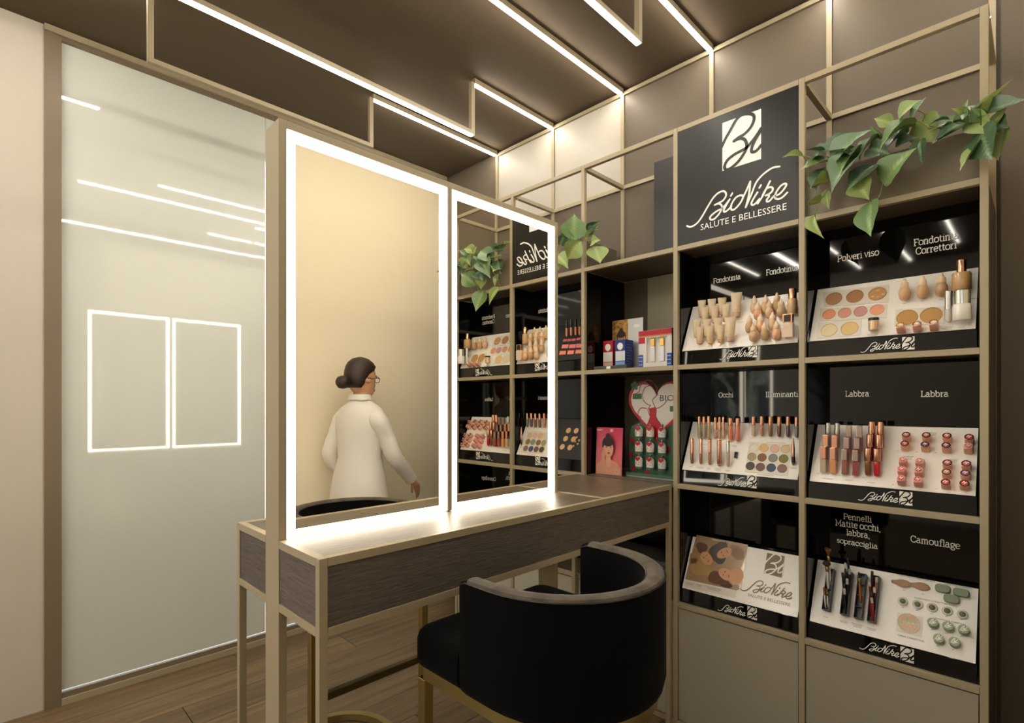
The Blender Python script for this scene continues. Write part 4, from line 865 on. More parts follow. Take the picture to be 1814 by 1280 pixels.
ribbon(q, [Vector((L*.84+.011*math.cos(2*PI*i/16), -.002, hh*.09+.011*math.sin(2*PI*i/16))) for i in range(17)], .001, (0, -1, 0), .0004, 0)
q.build('printed_seal', M_PRINT, t)

# heart display with nine pouches
hx, hy = -1.30, 2.27
t = thing('pouch_display', 'heart shaped cardboard display stand with printed woman, holding nine small white pouches', 'display stand', (hx, hy, 1.0355))
RED, GRN, WHT = CM((196, 30, 54), .4), CM((70, 112, 86), .45), CM((236, 232, 228), .4)
def hs(s_, dz=0, n=40):  # heart outline
    P = []
    for i in range(n):
        a = 2*PI*i/n; P.append(Vector((s_*.0625*1.0*math.sin(a)**3*2.6*.95, 0, dz+s_*(.0130*math.cos(a)*1.0*13-.0130*5*math.cos(2*a)-.0130*2*math.cos(3*a)-.013*math.cos(4*a))*.78)))
    return P
MB().poly([Vector((x, 0.004, z)) for x, z in ((-.135, .0), (.135, 0), (.15, .03), (.155, .16), (.14, .24), (.05, .28), (-.05, .28), (-.14, .24), (-.155, .16), (-.15, .03))], (0, .004, 0)).build('green_back', GRN, t)
MB().poly([p+Vector((0, .0005, 0)) for p in hs(1.0, .335)], (0, .003, 0)).build('heart_border', RED, t)
MB().poly([p+Vector((0, -.0008, 0)) for p in hs(.9, .337)], (0, .001, 0)).build('heart_face', WHT, t)
q = MB()
for pts in ([(-.03, .44), (-.06, .43), (-.075, .40), (-.07, .37), (-.05, .35), (-.03, .345)], [(-.02, .46), (-.05, .465), (-.085, .44), (-.095, .41), (-.12, .40)], [(-.045, .45), (-.085, .46), (-.11, .43)], [(-.01, .445), (.005, .425), (0, .41), (.008, .40), (-.005, .385), (-.02, .37), (-.015, .35)], [(-.015, .35), (0, .33), (.035, .345), (.06, .37), (.075, .365)], [(-.03, .345), (-.045, .32), (-.03, .28), (-.05, .25), (-.06, .2)], [(-.015, .35), (.0, .32), (-.005, .29), (.02, .26), (.04, .22)], [(-.05, .33), (-.085, .33), (-.10, .30), (-.08, .285)]):
    ribbon(q, catmull([Vector((x, -.0012, z)) for x, z in pts], 5), .0035, (0, -1, 0), .0006, 0)
q.build('printed_woman', CM((170, 36, 50), .4), t)
MB().poly([Vector((x, -.0014, z)) for x, z in ((-.04, .33), (-.01, .335), (.0, .32), (.0, .29), (.03, .24), (.035, .19), (-.06, .19), (-.05, .25), (-.035, .29))]).build('printed_dress', RED, t)
font_mesh('lettering', 'BIO', CM((70, 60, 60), .4), .040, (1, 0, 0), (0, 0, 1), (.015, -.0016, .365), t, sx=1.2)
for (x, z, w_) in ((-.13, .375, .05), (.07, .315, .05)): MB().box(x, x+w_, -.0018, -.0012, z, z+.026).build('printed_plaque', GRN, t)
for (x, z) in ((-.118, .44),):
    q = MB()
    for k in range(5): a = 2*PI*k/5+.3; q.poly([Vector((x+.014*math.cos(a)+.009*math.cos(2*PI*i/10), -.002, z+.014*math.sin(a)+.009*math.sin(2*PI*i/10))) for i in range(10)])
    q.build('printed_flower', GRN, t)
for k, (x, z) in enumerate(((-.135, .17), (-.14, .10), (-.125, .035), (.135, .16), (.14, .06), (-.05, .02), (.06, .14))):
    q = MB()
    for j in range(5): a = 2*PI*j/5; q.poly([Vector((x+.008*math.cos(a)+.006*math.cos(2*PI*i/8), -.0021, z+.008*math.sin(a)+.006*math.sin(2*PI*i/8))) for i in range(8)])
    q.build('printed_flower', RED, t)
MB().box(-.14, .14, -.045, .02, 0, .006, .002).build('tray_foot', mat('silver card foot', (190, 196, 196), .3), t)
MB().box(-.14, .14, -.046, -.043, .006, .02).build('tray_lip', GRN, t)
rows = ['top', 'middle', 'bottom']
for r in range(3):
    for c in range(3):
        x, z = hx-.082+.062*c, 1.0355+.185-.073*r
        p = thing('bottle_pouch', 'small white pouch with red heart flap and green base, %s row %s of nine' % (rows[r], ['left', 'middle', 'right'][c]), 'pouch', (x, hy-.022, z), group='nine pouches on the heart display')
        q = MB(); n = 14
        q.loft([[Vector((rx*math.cos(2*PI*i/n), ry*math.sin(2*PI*i/n), zz)) for i in range(n)] for zz, rx, ry in ((0, .017, .008), (.004, .0195, .0125), (.03, .0205, .014), (.045, .020, .0125), (.054, .013, .008), (.057, .011, .006))])
        q.build('pouch', WHT, p, True)
        MB().lathe([(.0192, .001), (.0203, .004), (.0206, .010)], 14, sy=.66).build('green_base', GRN, p, True)
        MB().poly([Vector((a_*.001, -.0155, .050+b_*.001)) for a_, b_ in ((-14, 4), (-9, 8), (-3, 6), (0, 4), (3, 6), (9, 8), (14, 4), (12, -3), (0, -13), (-12, -3))], (0, .004, 0)).build('heart_flap', RED, p)
        MB().lathe([(.004, .057), (.0055, .060), (.0055, .070), (0, .072)], 10).build('stopper', M_SILVER, p, True)
        q = MB()
        for (fx, fz) in ((-.007, .028), (.006, .022), (.010, .034)): q.poly([Vector((fx+.0022*math.cos(2*PI*i/7), -.0148, fz+.0022*math.sin(2*PI*i/7))) for i in range(7)])
        q.build('printed_dots', RED, p)

# wooden box in the cabinet bay behind the stool
t = thing('storage_box', 'brown wooden box with grey top on the shelf behind the near stool', 'box', (PX[3]+.03, D+.03, LV[0]+.0006))
MB().box(0, .455, 0, .2, 0, .135, .002).build('box_body', M_PLANTER, t); MB().box(-.002, .457, -.002, .202, .1352, .15, .001).build('box_lid', CM((122, 122, 116), .35), t)

# ============================================================ PLANTERS AND PLANTS
def planter(i, label, m):
    t = thing('planter', label, 'planter', (PX[i+1]+.024, D+.022, LV[3]+.0005)); L = W-.03
    q = MB(); H = .155; Dp = .3
    q.box(0, L, 0, .012, 0, H); q.box(0, L, Dp-.012, Dp, 0, H); q.box(0, .012, .012, Dp-.012, 0, H); q.box(L-.012, L, .012, Dp-.012, 0, H); q.box(.012, L-.012, .012, Dp-.012, 0, .012)
    q.build('planter_box', m, t); MB().box(.0125, L-.0125, .0125, Dp-.0125, .0125, .13).build('soil', mat('dark soil', (44, 36, 28), .9, bump=((80, 80, 80), .6)), t)
planter(0, 'long taupe planter box on top of the right column holding the trailing plant', mat('smooth taupe planter', (120, 109, 91), .5))
planter(3, 'long rough grey brown planter box on top of the shelves beside the mirror', M_PLANTER)
def leaf_mesh(m, curl, fold):
    """heart shaped leaf, 1 long along +Y from the stem, faces +Z"""
    q = MB(); b = q.bm; W_ = [.02, .27, .40, .45, .45, .41, .335, .24, .14, .06, 0]; n = len(W_)-1
    rows = []
    for i, w_ in enumerate(W_):
        y = (i/n); yy = y-.10*(1-min(1, y*4))*0
        r = []
        for k in range(-3, 4):
            x = w_*k/3; back = -.11*abs(k/3)*max(0, 1-y*3.2) if i < 4 else 0
            z = fold*abs(x)-curl*(y-.35)**2+.012*math.sin(y*22)*abs(k/3)
            r.append(b.verts.new((x, yy+back, z)))
        rows.append(r)
    for a, c in zip(rows, rows[1:]):
        for k in range(6): 
            vs = [a[k], a[k+1], c[k+1], c[k]]
            try: b.faces.new(vs)
            except Exception: pass
    bmesh.ops.remove_doubles(b, verts=b.verts, dist=1e-5)
    me = bpy.data.meshes.new('leaf'); b.to_mesh(me); b.free(); me.materials.append(m); me.polygons.foreach_set('use_smooth', [True]*len(me.polygons)); return me
def leaf_mat(name, c1, c2, rough):
    m = bpy.data.materials.new(name); m.use_nodes = True; nt = m.node_tree; bs = nt.nodes['Principled BSDF']
    tc = nt.nodes.new('ShaderNodeTexCoord'); sp = nt.nodes.new('ShaderNodeSeparateXYZ'); ab = nt.nodes.new('ShaderNodeMath'); ab.operation = 'ABSOLUTE'
    cr = nt.nodes.new('ShaderNodeValToRGB'); nt.links.new(tc.outputs['Object'], sp.inputs[0]); nt.links.new(sp.outputs[0], ab.inputs[0])
    mu = nt.nodes.new('ShaderNodeMath'); mu.operation = 'MULTIPLY'; mu.inputs[1].default_value = .9
    wv = nt.nodes.new('ShaderNodeMath'); wv.operation = 'SINE'; w1 = nt.nodes.new('ShaderNodeMath'); w1.operation = 'MULTIPLY_ADD'; w1.inputs[1].default_value = -1.1
    nt.links.new(ab.outputs[0], w1.inputs[0]); nt.links.new(sp.outputs[1], w1.inputs[2]); w2 = nt.nodes.new('ShaderNodeMath'); w2.operation = 'MULTIPLY'; w2.inputs[1].default_value = 48
    nt.links.new(w1.outputs[0], w2.inputs[0]); nt.links.new(w2.outputs[0], wv.inputs[0]); w3 = nt.nodes.new('ShaderNodeMath'); w3.operation = 'MULTIPLY_ADD'; w3.inputs[1].default_value = .025
    nt.links.new(wv.outputs[0], w3.inputs[0]); nt.links.new(ab.outputs[0], mu.inputs[0]); nt.links.new(mu.outputs[0], w3.inputs[2]); nt.links.new(w3.outputs[0], cr.inputs[0])
    cr.color_ramp.elements[0].color = s2l(c2)+(1,); cr.color_ramp.elements[0].position = .0; cr.color_ramp.elements[1].color = s2l(c1)+(1,); cr.color_ramp.elements[1].position = .10
    nt.links.new(cr.outputs[0], bs.inputs['Base Color']); bs.inputs['Roughness'].default_value = rough
    return m
LM = {'l': leaf_mat('light leaf', (142, 162, 92), (176, 188, 120), .4), 'g': leaf_mat('green leaf', (102, 132, 80), (140, 164, 104), .35), 'd': leaf_mat('dark leaf', (72, 98, 70), (120, 146, 108), .3), 'b': leaf_mat('blue green leaf', (116, 144, 112), (136, 162, 126), .3)}
LMESH = {(k, j): leaf_mesh(LM[k], [.1, .55][j], [.35, .6][j]) for k in LM for j in (0, 1)}
M_STEM = CM((132, 140, 74), .5)
def place_leaf(t, base, tip, c, wratio, face, nm='leaf'):
    o = bpy.data.objects.new(nm, LMESH[(c, random.randint(0, 1))]); COL.objects.link(o); o.parent = t
    y = (tip-base); L = y.length; y.normalize(); z = face-y*face.dot(y); z.normalize(); x = y.cross(z)
    M = Matrix((x, y, z)).transposed().to_4x4(); M.translation = base-Vector(t.location)
    o.matrix_local = M @ Matrix.Diagonal((L*wratio*1.18, L*1.05, L, 1))
def vine(t, pts, r=.0016):
    P = catmull([Vector(p) for p in pts], 5); MB().tube([p-Vector(t.location) for p in P], r, 6).build('stem', M_STEM, t, True)
t = thing('trailing_plant', 'large trailing philodendron spilling from the taupe planter over the right column', 'plant', (-.38, 2.2, LV[3]+.135))
ZP = Z(1180, 0, 2.667)
LV_ = [(640, 735, 552, 733, 'l', .4), (770, 750, 640, 795, 'g', .9), (800, 760, 942, 600, 'b', .75), (740, 715, 655, 705, 'd', 1), (860, 690, 700, 720, 'd', .8), (905, 700, 812, 795, 'g', .9), (905, 725, 770, 878, 'b', .8), (995, 650, 900, 735, 'b', .8), (1015, 650, 968, 600, 'g', .7), (1065, 580, 985, 560, 'l', .8),
 (1105, 560, 1190, 468, 'l', .95), (1160, 555, 1222, 462, 'b', .55), (1165, 575, 1005, 672, 'g', .6), (1130, 625, 1020, 705, 'd', .95), (1170, 590, 1080, 640, 'g', .8), (1210, 565, 1262, 668, 'l', 1.1), (1395, 560, 1250, 612, 'g', .7), (1400, 590, 1260, 672, 'd', .7), (1425, 590, 1408, 478, 'g', .7), (1425, 540, 1350, 512, 'l', .5),
 (1480, 540, 1692, 468, 'd', .55), (1500, 600, 1582, 380, 'l', .25), (1540, 595, 1612, 500, 'l', .5), (1450, 560, 1545, 625, 'l', .6), (1592, 618, 1565, 752, 'l', .85), (1485, 625, 1532, 748, 'd', .9), (1485, 675, 1388, 798, 'l', .4), (1545, 585, 1610, 600, 'd', .8), (1040, 862, 1145, 702, 'g', .95), (975, 785, 862, 888, 'd', 1.0),
 (912, 852, 945, 935, 'l', 1.1), (968, 962, 962, 1108, 'g', .7), (755, 855, 676, 876, 'l', 1.1), (755, 905, 768, 985, 'l', .5), (722, 955, 670, 950, 'l', 1.0), (745, 800, 690, 905, 'd', .8), (700, 1020, 720, 1112, 'l', .45), (1200, 665, 1202, 758, 'd', .6), (1240, 600, 1300, 570, 'g', .8), (1330, 560, 1240, 580, 'd', .8), (1460, 500, 1400, 560, 'd', .8), (880, 740, 830, 700, 'd', .9), (700, 740, 780, 690, 'd', .9), (1090, 690, 1180, 640, 'd', .8), (1500, 560, 1440, 510, 'g', .8),
 (960, 700, 1040, 720, 'd', .8), (1290, 640, 1380, 590, 'd', .8), (820, 820, 880, 745, 'g', .8)]
TC = Vector((-.55, -.75, .35))
for k, (bx, by, tx, ty, c, wr_) in enumerate(LV_):
    yb = 2.095+random.uniform(-.025, .015); P, Q = atY(*ZP(bx, by), yb), atY(*ZP(tx, ty), yb-random.uniform(.0, .05))
    place_leaf(t, P, Q, c, wr_, (TC+Vector((random.uniform(-.35, .35), random.uniform(-.3, .1), random.uniform(-.3, .4)))))
zz = lambda x, y, Y=2.10: atY(*ZP(x, y), Y)
for p in ([(670, 800, 2.16), (720, 770, 2.11), (780, 765, 2.1), (800, 800, 2.09), (790, 860, 2.09), (740, 930, 2.09), (705, 1010, 2.09)], [(960, 730, 2.16), (1010, 700, 2.11), (1025, 750, 2.1), (1025, 830, 2.09), (1010, 920, 2.09), (968, 965, 2.09)], [(1040, 690, 2.15), (1110, 600, 2.11), (1190, 575, 2.1), (1240, 600, 2.09), (1300, 605, 2.1)],
          [(1340, 620, 2.16), (1400, 580, 2.12), (1440, 600, 2.1), (1490, 640, 2.09), (1480, 680, 2.09)], [(1440, 560, 2.14), (1500, 590, 2.1), (1560, 610, 2.09), (1592, 620, 2.09)], [(1020, 740, 2.12), (1050, 750, 2.1), (1050, 710, 2.1)], [(1000, 660, 2.14), (1050, 600, 2.11), (1100, 560, 2.1)], [(660, 760, 2.12), (650, 735, 2.1), (690, 745, 2.1), (760, 760, 2.1), (870, 720, 2.11)], [(790, 870, 2.09), (770, 890, 2.09), (755, 905, 2.09)], [(1210, 575, 2.1), (1220, 540, 2.09), (1190, 520, 2.09)], [(1440, 600, 2.1), (1420, 560, 2.09), (1380, 530, 2.09)], [(1010, 800, 2.09), (975, 805, 2.09), (960, 800, 2.1)]):
    vine(t, [zz(*q_) for q_ in p])
t = thing('trailing_plant', 'smaller trailing philodendron on the shelf top just right of the mirror', 'plant', (-1.9, 2.2, LV[3]+.135))
for k, (bx, by, tx, ty, c, wr_) in enumerate([(945, 245, 950, 82, 'g', .9), (905, 250, 925, 125, 'g', .75), (970, 230, 962, 140, 'g', .9), (850, 290, 885, 215, 'd', .8), (1035, 240, 1112, 165, 'l', .3), (1045, 190, 1125, 128, 'd', .4), (1045, 205, 1105, 180, 'd', .6), (982, 280, 896, 397, 'l', .75), (1072, 280, 1122, 255, 'l', .8), (1098, 315, 1132, 418, 'l', .95), (832, 372, 898, 440, 'l', .7), (830, 400, 838, 465, 'l', .8)]):
    yb = 2.09+random.uniform(-.02, .01); place_leaf(t, atY(*ZM6(bx, by), yb), atY(*ZM6(tx, ty), yb-random.uniform(.0, .015)), c, wr_*1.3, Vector((.75, -.62, .12))+Vector((random.uniform(-.1, .1), 0, random.uniform(-.1, .1))))
for k in range(16):
    P = Vector((random.uniform(-2.1, -1.86), random.uniform(2.09, 2.2), LV[3]+random.uniform(.02, .22))); Q = P+Vector((random.uniform(-.06, .04), random.uniform(-.05, .01), random.uniform(-.08, .05)))
    place_leaf(t, P, Q, random.choice('lgdb'), .85, TC)
zz = lambda x, y, Y=2.10: atY(*ZM6(x, y), Y)
for p in ([(940, 300, 2.16), (960, 245, 2.12), (1010, 235, 2.1), (1050, 270, 2.09), (1085, 305, 2.09), (1098, 318, 2.09)], [(1000, 235, 2.1), (1040, 240, 2.09), (1060, 235, 2.09)], [(900, 300, 2.14), (860, 290, 2.1), (840, 340, 2.09), (832, 375, 2.09)], [(985, 250, 2.12), (990, 265, 2.1), (982, 282, 2.09)]):
    vine(t, [zz(*q_) for q_ in p], .0014)

# ============================================================ COUNTER TABLE
TX0, TX1, TY0, TZ = -1.679, -1.141, .5325, 1.035
MX0, MX1, MY1 = -1.458, -1.370, 1.630
tb = thing('vanity_counter', 'long bar-height makeup counter with grey sawn wood apron and champagne metal frame', 'counter', (TX0, TY0, 0))
def T(nm, m, x0, x1, y0, y1, z0, z1, bevel=0): return MB().box(x0-TX0, x1-TX0, y0-TY0, y1-TY0, z0, z1, bevel).build(nm, m, tb)
TE = D-.0005; zb = 1.378-.522
for x in (TX0, TX1-.02):
    for y in (TY0, TE-.02): T('leg', M_BEIGE, x, x+.02, y, y+.02, 0, TZ, .0008)
    T('side_rail', M_BEIGE, x, x+.02, TY0+.0203, TE-.0203, TZ-.02, TZ, .0008); T('side_rail', M_BEIGE, x, x+.02, TY0+.0203, TE-.0203, zb, zb+.02, .0008)
    T('apron_panel', M_APRON, x+.003, x+.017, TY0+.0215, TE-.0215, zb+.0215, TZ-.0215)
for (a, b) in ((TX0+.0203, MX0-.001), (MX1+.001, TX1-.0203)):
    T('end_rail', M_BEIGE, a, b, TY0, TY0+.02, TZ-.02, TZ, .0008); T('end_rail', M_BEIGE, a, b, TY0, TY0+.02, zb, zb+.02, .0008)
    T('apron_panel', M_APRONE, a+.001, b-.001, TY0+.003, TY0+.017, zb+.0215, TZ-.0215)
T('top_panel', M_TOPW, TX0+.0215, TX1-.0215, TY0+.0215, 1.6275, TZ-.016, TZ-.0015)
T('cross_rail', M_BEIGE, TX0+.0203, TX1-.0203, 1.6285, 1.6455, TZ-.018, TZ-.0003)
T('top_panel', M_TOPW, TX0+.0215, TX1-.0215, 1.6465, TE-.001, TZ-.016, TZ-.0015)

# ============================================================ MIRROR
mt = thing('vanity_mirror', 'tall two-panel mirror in a champagne frame with glowing light borders on the counter', 'mirror', (MX0, TY0, 0))
def Mm(nm, m, x0, x1, y0, y1, z0, z1, parent=None, bevel=0):
    o = MB().box(x0-MX0, x1-MX0, y0-TY0, y1-TY0, z0, z1, bevel).build(nm, m, mt if parent is None else parent); return o
MT = 2.108; z0 = TZ+.001
Mm('post', M_BEIGE, MX0, MX1, TY0, TY0+.0205, 0, MT, bevel=.0008); Mm('post', M_BEIGE, MX0, MX1, MY1-.0205, MY1-.002, 0, MT, bevel=.0008)
MC0, MC1 = 1.0725, 1.0905
Mm('post', M_BEIGE, MX0, MX1, MC0, MC1, z0, MT-.0205); Mm('top_rail', M_BEIGE, MX0, MX1, TY0+.0208, MY1-.0208, MT-.02, MT, bevel=.0008)
Mm('core', M_BEIGE, MX0+.012, MX1-.012, TY0+.021, MC0-.0005, z0, MT-.0208); Mm('core', M_BEIGE, MX0+.012, MX1-.012, MC1+.0005, MY1-.021, z0, MT-.0208)
lw = .0225
for (a, b) in ((TY0+.0212, MC0-.0006), (MC1+.0006, MY1-.0212)):
    zt = MT-.0212; zl = z0+.0005
    for side in (1, 0):
        xs = (MX1-.0118, MX1-.0095) if side else (MX0+.0095, MX0+.0118); xl = (MX1-.0118, MX1-.0035) if side else (MX0+.0035, MX0+.0118)
        Mm('mirror_pane', M_MIRROR, xs[0], xs[1], a+lw+.0005, b-lw-.0005, zl+lw*.8+.0005, zt-lw-.0005)
        f = Mm('led_border', M_LEDM, xl[0], xl[1], a, a+lw, zl, zt)
        Mm('led_border', M_LEDM, xl[0], xl[1], b-lw, b, zl, zt)
        Mm('led_border', M_LEDM, xl[0], xl[1], a+lw+.0003, b-lw-.0003, zt-lw, zt); Mm('led_border', M_LEDM, xl[0], xl[1], a+lw+.0003, b-lw-.0003, zl, zl+lw*.8)

# ============================================================ STOOLS (front towards -X in their own frame)
def stool(label, loc, rz):
    t = thing('bar_stool', label, 'stool', loc, rz, 'black velvet bar stools at the counter')
    R, cx = .2525, 0
    def upath(r, xf, n=20): # from left tip round the back to right tip
        P = [Vector((xf, -r, 0))]+[Vector((xf*(1-k/4), -r, 0)) for k in range(1, 4)]
        P += [Vector((r*math.sin(a)*1.0, -r*math.cos(a), 0)) for a in [PI*i/n for i in range(n+1)]]
        return P+[Vector((xf*(k/4), r, 0)) for k in range(1, 4)]+[Vector((xf, r, 0))]
    # back shell: profile (radius offset, z) swept along the U
    prof = [(.2525-.006, .716), (.2525, .74), (.2525, .962), (.2505, .972), (.246, .978), (.232, .981), (.216, .979), (.207, .972), (.2035, .962), (.2025, .80), (.2025, .70), (.225, .70)]
    def sweep(prof, xf=-.105):
        rings = []; P0 = upath(.23, xf)
        for i, p in enumerate(P0):
            a = P0[max(i-1, 0)]; c = P0[min(i+1, len(P0)-1)]; tdir = (c-a).normalized(); nrm = Vector((tdir.y, -tdir.x, 0))
            s_ = .975 if i in (0, len(P0)-1) else 1
            rings.append([Vector((p.x, p.y, 0))+nrm*((r-.23)*(.7 if i in (0, len(P0)-1) else 1))+Vector((0, 0, z-(.01 if i in (0, len(P0)-1) and z > .95 else 0))) for r, z in prof])
        return MB().loft(rings)
    bk = sweep(prof).build('backrest', M_VELVET, t, True)
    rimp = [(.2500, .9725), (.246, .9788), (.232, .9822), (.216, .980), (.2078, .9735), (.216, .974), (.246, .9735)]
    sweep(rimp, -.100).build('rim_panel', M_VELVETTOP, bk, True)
    for r in (.2515, .2065): sweep([(r-.002, .9725), (r, .971), (r+.002, .9725), (r, .9745)], -.103).build('piping', M_BLACKM, bk, True)
    # seat cushion: D shape with rounded front
    def dpath(r, xf, rc=.05, n=10):
        P = [Vector((r*math.sin(a), -r*math.cos(a), 0)) for a in [PI*i/(2*n) for i in range(2*n+1)]]
        P += [Vector((xf+rc, r, 0))]+[Vector((xf+rc-rc*math.sin(a), r-rc+rc*math.cos(a), 0)) for a in [PI/2*i/5 for i in range(1, 6)]]
        P += [Vector((xf+rc-rc*math.cos(a), -r+rc-rc*math.sin(a), 0)) for a in [PI/2*i/5 for i in range(0, 5)]]+[Vector((xf+rc, -r, 0))]
        return P
    def dl(zs_, m, nm, xf=-.29):
        return MB().loft([[Vector((p.x*s_, p.y*s_, z)) for p in dpath(.201 if nm == 'seat' and False else .2, xf)] for z, s_ in zs_]).build(nm, m, t, True)
    dl([(.716, .96), (.722, .985), (.735, 1), (.785, 1), (.800, .985), (.809, .95), (.814, .86), (.816, .6)], M_VELVET, 'seat')
    # the front part of the seat is as wide as the back shell
    q = MB(); 
    def fr(s_, z, xb=-.1075):
        P = []; rc = .035; xf = -.292; r = .2495
        P += [Vector((xb, -r*s_, z)), Vector((xb, r*s_, z))]
        P += [Vector((xf+rc-rc*math.sin(a)+(1-s_)*.2, (r-rc+rc*math.cos(a))*s_, z)) for a in [PI/2*i/5 for i in range(6)]]
        P += [Vector((xf+rc-rc*math.cos(a)+(1-s_)*.2, (-r+rc-rc*math.sin(a))*s_, z)) for a in [PI/2*i/5 for i in range(6)]]
        return P
    q.loft([fr(s_, z) for z, s_ in ((.716, .96), (.722, .985), (.735, 1), (.785, 1), (.800, .985), (.809, .95), (.813, .88), (.815, .7))]).build('seat_front', M_VELVET, t, True)
    # brass frame under the seat
    def band(r0, r1, z0, z1, xf, nm, m=M_GOLD, rc=.03):
        A, Bp = dpath(r1, xf, rc), dpath(r0, xf+(r1-r0), max(.004, rc-(r1-r0))); q = MB(); b = q.bm; n = len(A)
        v = [[b.verts.new((p.x, p.y, z)) for p in P] for P, z in ((A, z0), (A, z1), (Bp, z1), (Bp, z0))]
        for j in range(4):
            for i in range(n): b.faces.new((v[j][i], v[j][(i+1) % n], v[(j+1) % 4][(i+1) % n], v[(j+1) % 4][i]))
        return q.build(nm, m, t, True)
    band(.205, .235, .680, .7155, -.285, 'seat_band')
    for s_ in (-1, 1): MB().box(-.285, -.257, min(s_*.235, s_*.207), max(s_*.235, s_*.207), 0, .6795, .002).build('leg', M_GOLD, t)
    MB().box(.207, .235, -.014, .014, 0.032, .6795, .002).build('leg', M_GOLD, t)
    # floor ring: open D, and a foot bar between the front legs
    P = [Vector((-.2565, -.221, .016))]+[Vector((.245*math.sin(a)*.92, -.221*math.cos(a)*1.0, .016)) for a in [PI*i/20 for i in range(21)]]+[Vector((-.2565, .221, .016))]
    rings = []
    for i, p in enumerate(P):
        a = P[max(i-1, 0)]; c = P[min(i+1, len(P)-1)]; td = (c-a).normalized(); nr = Vector((td.y, -td.x, 0))
        rings.append([p+nr*.014+Vector((0, 0, -.012)), p+nr*.014+Vector((0, 0, .015)), p-nr*.014+Vector((0, 0, .015)), p-nr*.014+Vector((0, 0, -.012))])
    MB().loft(rings).build('floor_ring', M_GOLD, t, True)
    MB().box(-.283, -.259, -.2065, .2065, .385, .41, .002).build('foot_bar', mat('dark brass', (104, 88, 56), .4, metal=.8), t)
    for (x, y) in ((.2, .0), (.0, .221), (.0, -.221)): MB().lathe([(.009, 0), (.009, .0038)], 10, c=(x+ (.022 if y == 0 else 0), y, 0)).build('foot_pad', M_BLACKCAP, t)
    return t
stool('near black velvet bar stool with rounded back and brass frame, its back to the viewer', (-.856, 1.032, 0), 0)
stool('far bar stool, only its brass legs and floor ring showing under the counter', (-1.985, 1.0, 0), PI)

